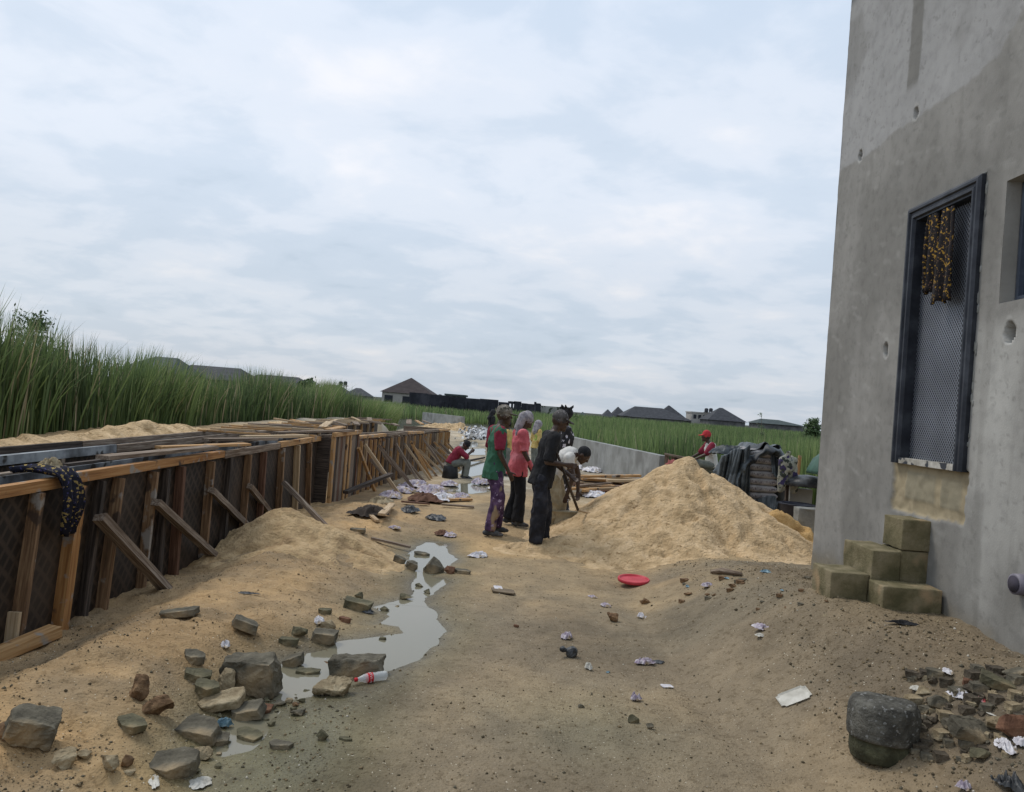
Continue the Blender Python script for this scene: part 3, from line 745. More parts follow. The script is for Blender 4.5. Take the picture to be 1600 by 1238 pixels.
# ================================================================== FORMWORK
GF = 'runs of timber formwork beside the track'
def zt(y): return 1.10
fw = empty('timber_formwork', (-3.1, 8.0, 0), 'long dark plywood formwork with an orange top rail and slanting props nearest the puddle', 'formwork', GF)
mb = MB(); mb.box((-3.115, 2.6, -.25), (-3.095, 12.5, 1.085)); mb.build('plywood_panel', M['ply'], fw)
mb = MB(); mb.box((-3.42, 2.6, -.25), (-3.40, 12.5, 1.085)); mb.build('plywood_panel', M['film'], fw)
mb = MB(); mb.box((-3.40, 12.48, -.25), (-3.115, 12.50, 1.08)); mb.build('end_panel', M['ply'], fw)
# rail pieces (front), following the photograph's joints
rails = [(2.6, 5.30, 'wood_orange', 0), (5.32, 8.3, 'wood_orange', .012), (8.32, 10.3, 'wood_old', .0), (10.32, 12.5, 'wood_new', .008)]
for a, b, m_, dz in rails:
    MB().beam((-3.065, a, 1.065 + dz), (-3.065, b, 1.062 + dz), .05, .075, jit=.004).build('top_rail', M[m_], fw)
for a, b, m_ in [(2.6, 6.0, 'wood_old'), (6.03, 9.0, 'wood_dark'), (9.02, 12.5, 'wood_old')]:
    MB().beam((-3.45, a, 1.07), (-3.45, b, 1.065), .05, .07, jit=.004).build('top_rail', M[m_], fw)
# studs: (rail pixel, base pixel, material, width)
studs = [(-60, 775, -110, 1050, 'stud_brown', .042), (60, 758, 22, 985, 'stud_brown', .042), (124, 745, 92, 972, 'wood_orange', .09), (187, 735, 157, 945, 'stud_brown', .042), (240, 730, 218, 922, 'stud_brown', .042),
         (283, 722, 270, 900, 'wood_red', .05), (330, 716, 315, 885, 'stud_brown', .042), (388, 711, 376, 850, 'stud_brown', .042), (440, 703, 434, 810, 'stud_brown', .045),
         (464, 701, 461, 800, 'wood_pale', .05), (483, 699, 480, 805, 'stud_brown', .042), (505, 697, 502, 800, 'wood_dark', .06)]
studs += [(160, 740, 128, 955, 'wood_dark', .06), (262, 726, 245, 910, 'wood_dark', .05), (360, 713, 347, 860, 'wood_dark', .06), (412, 708, 404, 830, 'wood_red', .05)]
def onplane(px, py, X0):
    a, b = ray(px, py); y = X0 / a; return Vector((X0, y, CZ + b * y))
for (px, py, qx, qy, m_, wd) in studs:
    p = onplane(px, py, -3.055); q = onplane(qx, qy, -3.055); p.z = 1.02
    if abs(q.y - p.y) > .45: q.y = p.y + math.copysign(.3, q.y - p.y)
    q.z = -.12
    proud = -3.052 if m_ != 'wood_dark' else -3.068
    p.x = q.x = proud
    MB().beam(p, q, .08, wd, up=(0, 1, 0), jit=.003).build('stud', M[m_], fw)
for k in range(9): # hidden side studs seen over the top
    y_ = 3.2 + k * 1.15; MB().beam((-3.46, y_, 1.02), (-3.46, y_ + random.uniform(-.05, .05), -.1), .08, .05, up=(0, 1, 0)).build('stud', M['wood_old'], fw)
braces = [(155, 808, 262, 918, 'wood_old', .09), (243, 785, 342, 870, 'wood_old', .08), (330, 766, 400, 832, 'wood_old', .07), (390, 760, 434, 812, 'wood_old', .06), (443, 754, 512, 822, 'wood_old', .06), (283, 728, 283, 729, None, 0)]
for (px, py, qx, qy, m_, wd) in braces:
    if not m_: continue
    p = onplane(px, py, -2.99); q = hit(qx, qy); q.z -= .03
    MB().beam(p, q, wd, .06, up=(0, 1, 0), jit=.006).build('brace', M[m_], fw)
for (px, py, qx, qy) in ((300, 762, 335, 800), (410, 745, 440, 772)):
    MB()
# spacers between the two faces
for k, y_ in enumerate((3.6, 8.9, 12.1)):
    MB().beam((-3.5, y_, 1.12), (-3.02, y_ + random.uniform(-.08, .08), 1.125), .07, .025).build('spacer', M['wood_old' if k % 2 else 'wood_new'], fw)

# second run, stepping toward the road
f2 = empty('timber_formwork', (-2.4, 18.0, 0), 'far run of formwork with closely set upright boards and many thin slanting props', 'formwork', GF)
def boards(parent, a, b, zt0, zt1, zb, wd, off=(0, 0), mats=('wood_old', 'wood_red', 'wood_dark', 'wood_new', 'wood_old'), gap=.004, rnd=None):
    rnd = rnd or random.Random(3)
    a = Vector(a); b = Vector(b); L = (b - a).length; d = (b - a).normalized(); n = Vector((d.y, -d.x, 0)); s = 0
    while s < L - .02:
        w_ = min(wd * rnd.uniform(.8, 1.25), L - s); t = (s + w_ / 2) / L; zz = zt0 + (zt1 - zt0) * t + rnd.uniform(-.03, .02)
        c = a + d * (s + w_ / 2); c2 = c + d * rnd.uniform(-.02, .02); th = rnd.choice((.02, .03, .05))
        MB().beam((c.x, c.y, zb), (c2.x, c2.y, zz), w_ - gap, th, up=n).build('board', M[rnd.choice(mats)], parent); s += w_
P0, P1 = Vector((-2.86, 12.55, 0)), Vector((-2.78, 14.2, 0))
P2, P3 = Vector((-2.80, 14.2, 0)), Vector((-1.88, 24.0, 0))
MB().box((-3.40, 12.52, -.3), (-2.90, 12.56, 1.08)).build('end_panel', M['wood_dark'], f2)
boards(f2, P0, P1, 1.12, 1.12, -.3, .13)
boards(f2, P2, P3, 1.0, .93, -.35, .20, rnd=random.Random(5), mats=('wood_old', 'wood_red', 'wood_dark', 'wood_old'))
MB().beam((-2.84, 12.5, 1.14), (-2.76, 14.25, 1.14), .06, .07).build('top_rail', M['wood_new'], f2)
rd = random.Random(11)
for k in range(5):
    t0, t1 = k / 5, (k + 1) / 5 - .004; a = P2.lerp(P3, t0); b_ = P2.lerp(P3, t1); z0 = 1.02 - .07 * t0; z1 = 1.02 - .07 * t1
    MB().beam((a.x + .02, a.y, z0 + .02), (b_.x + .02, b_.y, z1 + .02 + rd.uniform(-.02, .02)), .08, .06, jit=.01).build('top_rail', M[rd.choice(('wood_old', 'wood_new'))], f2)
for k in range(30):     # uprights standing proud
    t = (k + .5) / 30; a = P2.lerp(P3, t); MB().beam((a.x + .05, a.y, .97 - .07 * t), (a.x + .055, a.y + rd.uniform(-.06, .06), -.35), .05, .045, up=(0, 1, 0)).build('stud', M[rd.choice(('wood_new', 'wood_new', 'wood_old', 'wood_pale'))], f2)
for k in range(20):     # props
    t = (k + .6) / 20 * .98 ; a = P2.lerp(P3, t); hz = rd.uniform(.55, .9); reach = rd.uniform(.55, .85)
    p = Vector((a.x + .08, a.y, hz - .05 * t)); qx, qy = a.x + .08 + reach, a.y + rd.uniform(-.35, .25)
    q = Vector((qx, qy, gh(qx, qy) - .02))
    MB().beam(p, q, .055, .05, up=(0, 1, 0), jit=.005).build('brace', M[rd.choice(('wood_old', 'wood_new', 'wood_old', 'wood_pale'))], f2)
MB().beam((-2.62, 12.7, .20), (-2.1, 14.1, .42), .10, .05).build('brace', M['wood_dark'], f2)
MB().beam(onplane(560, 700, -2.72), hit(586, 768), .05, .05).build('brace', M['wood_new'], f2)
MB().box((-3.3, 24.0, -.3), (-1.9, 24.04, .98)).build('end_panel', M['wood_old'], f2)
mb = MB(); mb.beam((-3.10, 12.6, 1.08), (-2.15, 24.0, .93), .05, .07); mb.build('top_rail', M['wood_old'], f2)

# rear run: a second double form across the trench, with sand behind it
f3 = empty('timber_formwork', (-4.2, 10.0, 0), 'rear run of film lined formwork standing in front of the sand heap', 'formwork', GF)
MB().box((-4.13, 3.0, -.25), (-4.11, 24, 1.06)).build('plywood_panel', M['ply'], f3)
MB().box((-4.42, 3.0, -.25), (-4.40, 24, 1.06)).build('plywood_panel', M['film'], f3)
for a, b, m_ in [(3, 5.2, 'wood_old'), (5.22, 8.0, 'film'), (8.02, 12.2, 'wood_old'), (12.22, 16.0, 'wood_old'), (16.02, 20, 'wood_new'), (20.02, 24, 'wood_old')]:
    MB().beam((-4.085, a, 1.07), (-4.085, b, 1.07), .05, .08, jit=.004).build('top_rail', M[m_], f3)
    MB().beam((-4.445, a, 1.08), (-4.445, b, 1.08), .05, .08, jit=.004).build('top_rail', M[m_ if m_ != 'film' else 'wood_dark'], f3)
for k in range(19):
    y_ = 6.0 + k * .95 + rd.uniform(-.1, .1); MB().beam((-4.075, y_, 1.03), (-4.075, y_ + rd.uniform(-.05, .05), -.1), .06, .05, up=(0, 1, 0)).build('stud', M[rd.choice(('wood_old', 'wood_new', 'wood_pale'))], f3)
for k in range(20):
    y_ = 11.2 + k * .64; MB().beam((-4.5 - rd.uniform(0, .3), y_, 1.13), (-3.9 + rd.uniform(0, .5), y_ + rd.uniform(-.25, .25), 1.14 + rd.uniform(0, .02)), .08, .025).build('spacer', M[rd.choice(('wood_old', 'wood_pale', 'wood_old', 'wood_new'))], f3)

# loose planks lying on top of the forms
GP = 'loose planks laid over the formwork'
def plank(p, q, w_, h_, m_, label, group=GP):
    p = Vector(p); q = Vector(q); o = MB().beam(p, q, w_, h_, jit=.004)
    c = (p + q) / 2; ob = link('plank', o.mesh('plank', c), None, M[m_]); ob.location = c
    return tag(ob, label, 'plank', group)
plank(onplane(160, 715, -3.2), (-3.02, 7.9, 1.17), .12, .03, 'wood_old', 'weathered plank overhanging the orange rail near the patterned rag')
plank((-3.35, 7.4, 1.17), (-2.98, 8.8, 1.16), .10, .03, 'wood_new', 'bright sawn plank lying along the near rail joint')
plank((-3.5, 8.9, 1.17), (-3.0, 9.9, 1.175), .12, .03, 'wood_old', 'grey plank crossing the rail past the bright sawn one')
plank((-3.45, 10.0, 1.16), (-2.95, 11.2, 1.17), .12, .035, 'wood_pale', 'pale plank across the rail before the formwork steps out')
plank((-3.5, 11.6, 1.16), (-2.7, 13.2, 1.2), .14, .03, 'wood_old', 'wide weathered plank bridging the step in the formwork')
for k in range(20):
    y_ = 13.6 + k * .5; x_ = np.interp(y_, [12.5, 24], [-3.0, -2.2]) - rd.uniform(-.1, 1.7)
    L_ = rd.uniform(.7, 1.8); an = rd.uniform(-.3, 1.5)
    plank((x_, y_, 1.10 + rd.uniform(0, .06)), (x_ - L_ * math.cos(an) * .6, y_ + L_ * math.sin(an), 1.12 + rd.uniform(0, .08)), rd.uniform(.07, .16), .03,
          *rd.choice((('wood_old', 'weathered grey plank in the jumble lying across the far forms'), ('wood_old', 'weathered grey plank in the jumble lying across the far forms'), ('wood_new', 'brown sawn plank in the jumble lying across the far forms'), ('wood_pale', 'pale plank in the jumble lying across the far forms'))))
# offcuts at the near end
b_ = MB().beam(hit(-30, 1040) + Vector((0, 0, .02)), hit(84, 1000) + Vector((0, 0, .06)), .10, .07, up=(0, 0, 1), jit=.006); o = b_.build('timber_offcut', M['wood_new']); tag(o, 'thick fresh timber offcut lying on the sand beside the formwork foot', 'timber')
p = hit(14, 1012); o = MB().beam(p + Vector((0, 0, -.05)), p + Vector((0, .02, .22)), .085, .03, up=(0, 1, 0)).build('timber_peg', M['wood_pale']); tag(o, 'short pale wooden peg standing upright against the dark panel', 'peg')

# patterned rag on the rail
rag = patterned('blue_yellow_print_cloth', (.012, .013, .024), (.34, .25, .09), (.05, .05, .15), 34, .585)
m = MB(); n_, k_ = 26, 16; vs = []
c = onplane(95, 742, -3.03)
for i in range(n_ + 1):
    t = i / n_
    for j in range(k_ + 1):
        s = j / k_ - .5; wd = .27 * (1 - .5 * t)
        if t < .35: u = t / .35; px_ = -3.30 + .30 * u; pz_ = 1.135 + .02 * math.sin(u * 3)
        else: u = (t - .35) / .65; px_ = -2.985 + .03 * math.sin(u * 4); pz_ = 1.12 - .42 * u
        fold = .022 * math.sin(s * 22 + t * 5) + .012 * math.sin(s * 47 + t * 3)
        vs.append((px_ + (fold if t >= .35 else 0) , c.y + s * wd + .10 * t * (1 if t > .35 else .3), pz_ + (fold * .8 if t < .35 else .01 * math.sin(s * 20))))
m.add(vs, [(i * (k_ + 1) + j, i * (k_ + 1) + j + 1, (i + 1) * (k_ + 1) + j + 1, (i + 1) * (k_ + 1) + j) for i in range(n_) for j in range(k_)], None, True)
o = m.build('cloth', rag); tag(o, 'dark blue and yellow patterned rag draped over the orange rail', 'cloth'); sm_ = o.modifiers.new('s', 'SOLIDIFY'); sm_.thickness = .01
def crumple(name, c, r, hgt, mt, seed, label, cat, group=None, asp=1.0, rot=0., n=22, fold=.5):
    """a crumpled sheet lying on something"""
    c = Vector(c); ca, sa = math.cos(rot), math.sin(rot)
    g = np.linspace(-1, 1, n); A, B = np.meshgrid(g, g); a = A.ravel(); b = B.ravel()
    rr = np.maximum(np.abs(a), np.abs(b)); th = np.arctan2(b, a)
    rad = rr * (.75 + .35 * fbm(np.cos(th) * 1.5, np.sin(th) * 1.5, seed, 3))
    rx = np.cos(th) * rad; ry = np.sin(th) * rad
    rx2 = rx + .22 * fbm(a * 1.8, b * 1.8, seed + 2, 3) * fold; ry2 = ry + .22 * fbm(a * 1.8, b * 1.8, seed + 5, 3) * fold
    ridg = 1 - np.abs(fbm(a * 1.6, b * 1.6, seed + 9, 4, .6)) * 2.4
    z = hgt * (np.clip(ridg, -.2, 1) * .75 + .25) * (1 - rr ** 3 * .75)
    X_ = rx2 * r; Y_ = ry2 * r * asp
    V = np.stack([c.x + X_ * ca - Y_ * sa, c.y + X_ * sa + Y_ * ca, c.z + np.maximum(z, .002)], 1) - np.array(c)
    idx = np.arange(n * n).reshape(n, n); Q = np.stack([idx[:-1, :-1], idx[:-1, 1:], idx[1:, 1:], idx[1:, :-1]], -1).reshape(-1, 4)
    me = npmesh(name, V, Q, True); o = link(name, me, None, mt); o.location = c
    return tag(o, label, cat, group)
crumple('paper_scrap', (-3.12, c.y + .02, 1.15), .11, .09, M['rock_tan'], 3., 'torn tan cement paper sitting on the patterned rag', 'paper')

# ================================================================== LOW CONCRETE WALLS
cw_ = 0
cw = spots(mat('pale_block_wall', (.27, .275, .265), (.22, .222, .21), (.33, .335, .325), 2.0, .92, .3, 50), (.19, .19, .18), 1.2, .58, .1)
def wallrun(name, label, a, b, zt0, zt1, th, cat='wall', seams=0, zb=-.3):
    a = Vector(a); b = Vector(b); e = empty(name, (a.x, a.y, 0), label, cat, 'low concrete walls round the plot'); d = (b - a).normalized(); n = Vector((d.y, -d.x, 0)) * th / 2
    m = MB(); N_ = max(1, seams)
    for k in range(N_):
        p = a.lerp(b, k / N_) + d * .006; q = a.lerp(b, (k + 1) / N_) - d * .006; z0 = zt0 + (zt1 - zt0) * k / N_; z1 = zt0 + (zt1 - zt0) * (k + 1) / N_
        m = MB()
        vs = [p - n, q - n, q + n, p + n]
        m.add([(v.x, v.y, zb) for v in vs] + [(vs[0].x, vs[0].y, z0), (vs[1].x, vs[1].y, z1), (vs[2].x, vs[2].y, z1), (vs[3].x, vs[3].y, z0)],
              [(3, 2, 1, 0), (4, 5, 6, 7), (0, 1, 5, 4), (1, 2, 6, 5), (2, 3, 7, 6), (3, 0, 4, 7)])
        m.build('wall_panel', cw, e)
    return e
wallrun('low_wall', 'long pale concrete wall in front of the green reeds', (3.86, 19.0, 0), (2.28, 28.0, 0), .90, .90, .22, seams=4)
wallrun('low_wall', 'short return of the pale wall turning away at its far end', (2.40, 28.1, 0), (1.7, 29.5, 0), .90, .88, .22)
e = wallrun('low_wall', 'stub of block wall the man in the red cap sits on', (5.02, 18.4, 0), (6.0, 17.4, 0), .72, .74, .24)
wallrun('low_wall', 'grey block wall standing behind the hanging trousers', D(1205, 740, 14.6).xy.to_3d(), D(1241, 745, 14.0).xy.to_3d(), .95, .95, .2)
wallrun('low_wall', 'pale square wall section between the hanging trousers and the building', D(1232, 755, 13.2).xy.to_3d(), D(1268, 757, 13.2).xy.to_3d(), .80, .80, .18)
wallrun('low_wall', 'distant pale wall beyond the tip of the timber formwork', (-6.5, 58, 0), (-3.2, 52, 0), .9, .9, .3)
sh = empty('board_shutter', (4.1, 18.8, 0), 'weathered upright board shutter closing the end of the pale wall', 'shutter')
boards(sh, (3.88, 18.95, 0), (5.0, 18.35, 0), .93, .80, -.2, .13, rnd=random.Random(8), mats=('wood_old', 'wood_dark', 'wood_red', 'wood_old'), gap=.02)
MB().beam((3.85, 18.9, .95), (5.0, 18.3, .83), .08, .05).build('top_rail', M['wood_old'], sh)
crumple('rag', D(1048, 728, 18.5), .2, .05, mat('pink_rag', (.50, .16, .14)), 5., 'faded pink rag hanging on the board shutter', 'rag').rotation_euler = (R(80), 0, R(10))

# ================================================================== REEDS
def reed_mat():
    m = bpy.data.materials.new('reed_blades'); m.use_nodes = True
    t = m.node_tree; N = t.nodes; L = t.links; b = N['Principled BSDF']
    a = N.new('ShaderNodeAttribute'); a.attribute_name = 'rnd'; h = N.new('ShaderNodeAttribute'); h.attribute_name = 'tip'
    r = N.new('ShaderNodeValToRGB'); cr = r.color_ramp; st_ = [(0, (.07, .10, .045)), (.30, (.13, .19, .075)), (.60, (.21, .29, .10)), (.86, (.31, .38, .16)), (.93, (.36, .31, .18)), (1, (.44, .38, .25))]
    while len(cr.elements) < len(st_): cr.elements.new(.5)
    for e, (p, c) in zip(cr.elements, st_): e.position = p; e.color = (*c, 1)
    L.new(a.outputs['Fac'], r.inputs[0])
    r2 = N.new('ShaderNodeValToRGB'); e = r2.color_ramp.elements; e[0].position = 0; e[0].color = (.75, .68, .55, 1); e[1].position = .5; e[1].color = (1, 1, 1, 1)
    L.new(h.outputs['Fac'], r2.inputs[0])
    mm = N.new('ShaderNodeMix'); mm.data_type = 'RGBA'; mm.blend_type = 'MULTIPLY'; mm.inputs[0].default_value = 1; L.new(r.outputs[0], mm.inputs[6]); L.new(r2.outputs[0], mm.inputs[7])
    L.new(mm.outputs[2], b.inputs['Base Color']); b.inputs['Roughness'].default_value = .6; b.inputs['Specular IOR Level'].default_value = .25
    tr = N.new('ShaderNodeBsdfTranslucent'); L.new(mm.outputs[2], tr.inputs[0]); ms = N.new('ShaderNodeMixShader'); ms.inputs[0].default_value = .3
    L.new(b.outputs[0], ms.inputs[1]); L.new(tr.outputs[0], ms.inputs[2]); L.new(ms.outputs[0], N['Material Output'].inputs[0])
    return m
RM = reed_mat()
def reeds(label, px, py, pz, h, wd, lean, seed, K=5, tan=.06, leanx=.0):
    n = len(px); r_ = np.random.default_rng(seed)
    ang = r_.uniform(0, 2 * np.pi, n); la = r_.normal(0, 1.0, n) * lean * h
    cl = fbm(px * .35, py * .35, seed, 3)
    lx = np.cos(ang) * la + leanx * h * (.5 + 1.6 * cl); ly = np.sin(ang) * la
    fa = r_.uniform(0, np.pi, n); fx, fy = np.cos(fa), np.sin(fa) * .5
    fl = np.sqrt(fx * fx + fy * fy); fx /= fl; fy /= fl
    bend = r_.uniform(1.6, 3.4, n); droop = np.where(r_.random(n) < .3, r_.uniform(.1, .35, n), 0)
    V = np.zeros((n, 2 * K + 1, 3), np.float32); T = np.zeros((n, 2 * K + 1), np.float32)
    for k in range(K + 1):
        t = k / K; tb = t ** bend
        cx = px + lx * tb; cy = py + ly * tb; cz = pz + h * (t - droop * t ** 4) * (1 - .12 * np.abs(la / h) * tb)
        w_ = wd * (1 - t ** 2.2) * .5 * (.55 + .9 * min(t * 2, 1))
        if k < K:
            V[:, 2 * k, 0] = cx - fx * w_; V[:, 2 * k, 1] = cy - fy * w_; V[:, 2 * k, 2] = cz
            V[:, 2 * k + 1, 0] = cx + fx * w_; V[:, 2 * k + 1, 1] = cy + fy * w_; V[:, 2 * k + 1, 2] = cz
            T[:, 2 * k:2 * k + 2] = t
        else: V[:, 2 * K, 0] = cx; V[:, 2 * K, 1] = cy; V[:, 2 * K, 2] = cz; T[:, 2 * K] = 1
    base = (np.arange(n) * (2 * K + 1))[:, None]
    q = []
    for k in range(K - 1): q.append(np.concatenate([base + 2 * k, base + 2 * k + 1, base + 2 * k + 3, base + 2 * k + 2], 1))
    Q = np.concatenate(q); tri = np.concatenate([base + 2 * K - 2, base + 2 * K - 1, base + 2 * K], 1)
    me = bpy.data.meshes.new('reeds'); V = V.reshape(-1, 3)
    me.vertices.add(len(V)); me.vertices.foreach_set('co', V.ravel())
    me.loops.add(Q.size + tri.size); me.loops.foreach_set('vertex_index', np.concatenate([Q.ravel(), tri.ravel()]).astype(np.int32))
    me.polygons.add(len(Q) + len(tri))
    me.polygons.foreach_set('loop_start', np.concatenate([np.arange(len(Q)) * 4, Q.size + np.arange(len(tri)) * 3]).astype(np.int32))
    me.update(calc_edges=True)
    rn = np.clip(.42 + .40 * cl + r_.normal(0, .20, n), 0, .88); rn = np.where(r_.random(n) < tan, r_.uniform(.9, 1, n), rn)
    fattr(me, 'rnd', np.repeat(rn, 2 * K + 1)); fattr(me, 'tip', T.ravel())
    return tag(link('reeds', me, None, RM), label, 'reeds', None, 'stuff')
def scatter(n, seed, xf, yf, dens=None):
    r_ = np.random.default_rng(seed); x_ = xf(r_, n); y_ = yf(r_, n)
    if dens is not None: k = r_.random(n) < dens(x_, y_); x_ = x_[k]; y_ = y_[k]
    return x_, y_
# tall bed along the left of the forms
r_ = np.random.default_rng(1); n = 46000
y_ = 4.5 + 31 * r_.random(n) ** 1.25; dep = r_.exponential(1.6, n); x_ = -6.15 - dep - .5 * fbm(y_ * .5, y_ * 0, 3., 3) 
x_ = x_ + .05 * np.maximum(0, y_ - 20)
k = x_ > -26; x_, y_, dep = x_[k], y_[k], dep[k]
hh = (np.interp(y_, [8.5, 10.5, 12.3, 30], [2.12, 2.0, 1.70, 1.68]) + .34 * fbm(x_ * .45, y_ * .45, 8., 3)) * r_.uniform(.5, 1.08, len(x_)) ** .6
z_ = np.where(x_ > -6.9, .55, .12) * (1 - sst(26, 32, y_))
reeds('tall dense green reeds growing beyond the formwork and sand heap', x_, y_, z_, hh, .020, .15, 5, tan=.09, leanx=.16)
n = 900; y_ = 5 + 28 * r_.random(n) ** 1.3; x_ = -6.3 - r_.exponential(1.2, n)
reeds('thin taller grass stems standing up out of the tall reeds', x_, y_, np.full(n, .15), r_.uniform(1.75, 2.5, n) - .008 * y_, .016, .10, 6, tan=.0)
# far low bed
n = 26000; y_ = 46 + 120 * r_.random(n) ** 1.6; x_ = r_.uniform(-34, 5, n) * y_ / 60; k = ~((x_ > -11) & (y_ < 66) & (x_ < 8)); x_, y_ = x_[k], y_[k]
hh = (1.28 + .35 * fbm(x_ * .12, y_ * .12, 4., 3) - .0 * y_) * r_.uniform(.6, 1.0, len(x_)) ** .5 - np.clip((x_ + 9) / 40, 0, .3) 
reeds('low green reed bed in the distance in front of the dark unfinished block', x_, y_, np.full(len(x_), -.05), hh, .075, .12, 7, K=3, tan=.03)
# right bed
n = 60000; y_ = 15.2 + 60 * r_.random(n) ** 1.9; x_ = 1.5 + r_.random(n) * (2 + y_ * .62)
front = np.interp(y_, [15, 17.5, 18.8, 19.2, 28.2, 30, 60], [6.6, 6.3, 5.2, 4.1, 2.5, 1.4, -3])
k = x_ > front + .1; x_, y_ = x_[k], y_[k]
hh = (1.60 + .22 * fbm(x_ * .35, y_ * .35, 14., 3)) * r_.uniform(.55, 1.0, len(x_)) ** .5 * np.interp(y_, [15, 30, 75], [1.06, 1.0, 1.03]) * np.interp(x_, [2, 12], [.97, 1.04])
reeds('wide bright green reed bed behind the pale wall and the red capped man', x_, y_, np.full(len(x_), -.05), hh, .026, .10, 9, tan=.03)
n = 16000; y_ = 66 + 130 * r_.random(n) ** 1.5; x_ = r_.uniform(-.02, .5, n) * y_
reeds('distant reeds reaching the roofs on the horizon', x_, y_, np.full(n, -.05), 1.70 * r_.uniform(.7, 1, n), .08, .10, 10, K=3, tan=.03)

# ================================================================== FAR BUILDINGS
HB = 'houses on the skyline'
roof_d = mat('dark_roof_sheet', (.040, .043, .050), (.030, .033, .038), (.055, .058, .066), 1.2, .8)
roof_g = mat('green_grey_roof', (.050, .068, .066), (.038, .052, .052), (.065, .082, .08), 1.2, .8)
roof_b = mat('brown_roof', (.036, .027, .027), (.027, .02, .02), (.046, .035, .034), 1.2, .85)
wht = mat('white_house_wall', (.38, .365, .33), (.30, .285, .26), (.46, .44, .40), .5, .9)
win_m = mat('dark_window', (.03, .033, .04))
blkw = mat('blackened_block_wall', (.028, .030, .037), (.016, .017, .021), (.06, .06, .07), .35, .95, detail=8)
def house(label, pxl, pxr, rl, rr, ytop, yeave, d, rmat, wmat, dep=9.0, wins=0, name='house', cat='house'):
    A = D(pxl, yeave, d); B = D(pxr, yeave, d); T1 = D(rl, ytop, d + dep / 2); T2 = D(rr, ytop, d + dep / 2)
    ze = (A.z + B.z) / 2; zt_ = (T1.z + T2.z) / 2
    T1.x = A.x + (rl - pxl) * d / F; T2.x = A.x + (rr - pxl) * d / F
    e = empty(name, ((A.x + B.x) / 2, d, 0), label, cat, HB)
    m = MB(); x0, x1, y0, y1 = A.x, B.x, d, d + dep; ym = (y0 + y1) / 2
    m.add([(x0, y0, ze), (x1, y0, ze), (x1, y1, ze), (x0, y1, ze), (T1.x, ym, zt_), (T2.x + .01, ym, zt_)], [(0, 1, 5, 4), (1, 2, 5), (2, 3, 4, 5), (3, 0, 4), (3, 2, 1, 0)])
    m.build('roof', rmat, e)
    i = min(.6, (x1 - x0) * .04)
    m = MB(); m.box((x0 + i, y0 + i, -.5), (x1 - i, y1 - i, ze - .02)); m.build('wall', wmat, e)
    for k in range(wins):
        cx = x0 + (x1 - x0) * (k + .5) / wins; m = MB(); m.box((cx - .7, y0 + i - .05, ze - 1.7), (cx + .7, y0 + i + .02, ze - .5)); m.build('window', win_m, e)
    return e
dark_wall = mat('dark_grey_house_wall', (.12, .12, .12), (.08, .08, .08), (.16, .16, .155), .6, .9)  # plain dark grey for most far walls, tank posts and platforms
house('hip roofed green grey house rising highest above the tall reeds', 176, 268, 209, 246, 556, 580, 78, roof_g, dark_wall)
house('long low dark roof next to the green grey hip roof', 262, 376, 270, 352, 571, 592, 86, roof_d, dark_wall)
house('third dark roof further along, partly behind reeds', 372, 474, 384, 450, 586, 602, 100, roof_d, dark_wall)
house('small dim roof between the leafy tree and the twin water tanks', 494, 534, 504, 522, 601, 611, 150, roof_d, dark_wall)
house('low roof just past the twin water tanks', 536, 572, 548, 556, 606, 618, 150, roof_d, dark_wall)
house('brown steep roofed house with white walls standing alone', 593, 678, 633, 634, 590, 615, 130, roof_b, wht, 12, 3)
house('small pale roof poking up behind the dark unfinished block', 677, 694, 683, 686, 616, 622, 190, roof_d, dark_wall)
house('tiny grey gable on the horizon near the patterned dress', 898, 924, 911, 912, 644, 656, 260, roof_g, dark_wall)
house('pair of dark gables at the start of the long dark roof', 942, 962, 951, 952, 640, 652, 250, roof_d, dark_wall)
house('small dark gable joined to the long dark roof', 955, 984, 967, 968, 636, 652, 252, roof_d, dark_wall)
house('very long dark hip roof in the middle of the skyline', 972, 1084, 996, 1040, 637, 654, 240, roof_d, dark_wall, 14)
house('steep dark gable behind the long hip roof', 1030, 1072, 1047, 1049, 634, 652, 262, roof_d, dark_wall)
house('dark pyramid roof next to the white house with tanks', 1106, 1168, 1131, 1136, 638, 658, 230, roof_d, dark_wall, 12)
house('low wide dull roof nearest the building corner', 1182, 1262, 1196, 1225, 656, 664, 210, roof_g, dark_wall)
# unfinished dark block
ub = empty('unfinished_building', D(740, 640, 118).xy.to_3d(), 'long low blackened unfinished building with an open window hole', 'building')
segs_ = [(640, 668, 613), (668, 703, 616), (703, 728, 620), (728, 750, 622), (750, 779, 623), (779, 794, 628), (794, 796.5, 627), (803.5, 815, 627), (815, 824, 630), (824, 846, 631)]
for (a, b, yt) in segs_:
    p = D(a, yt, 118); q = D(b, yt, 118)
    MB().box((p.x, 118, -.5), (q.x, 119.2, p.z)).build('wall_section', blkw, ub)
p = D(796.5, 627, 118); q = D(803.5, 639.5, 118); p2 = D(796.5, 631, 118)
MB().box((p.x, 118, -.5), (q.x, 119.2, q.z)).build('wall_section', blkw, ub); MB().box((p.x, 118, p2.z), (q.x, 119.2, p.z)).build('wall_section', blkw, ub)
for k, a in enumerate(range(655, 845, 12)):
    p = D(a, 625, 117.9); MB().box((p.x, 117.75, -.5), (p.x + .35, 117.99, p.z - .3 - .25 * (k % 3))).build('pillar', blkw, ub)
for a in (690, 716, 742, 766, 835):
    p = D(a, 630, 118); MB().box((p.x, 117.9, p.z - 1.1), (p.x + 1.0, 117.99, p.z)).build('window_opening', win_m, ub)
wb2 = empty('unfinished_wall', D(866, 640, 120).xy.to_3d(), 'pale patchy blockwork wall at the end of the blackened building', 'wall')
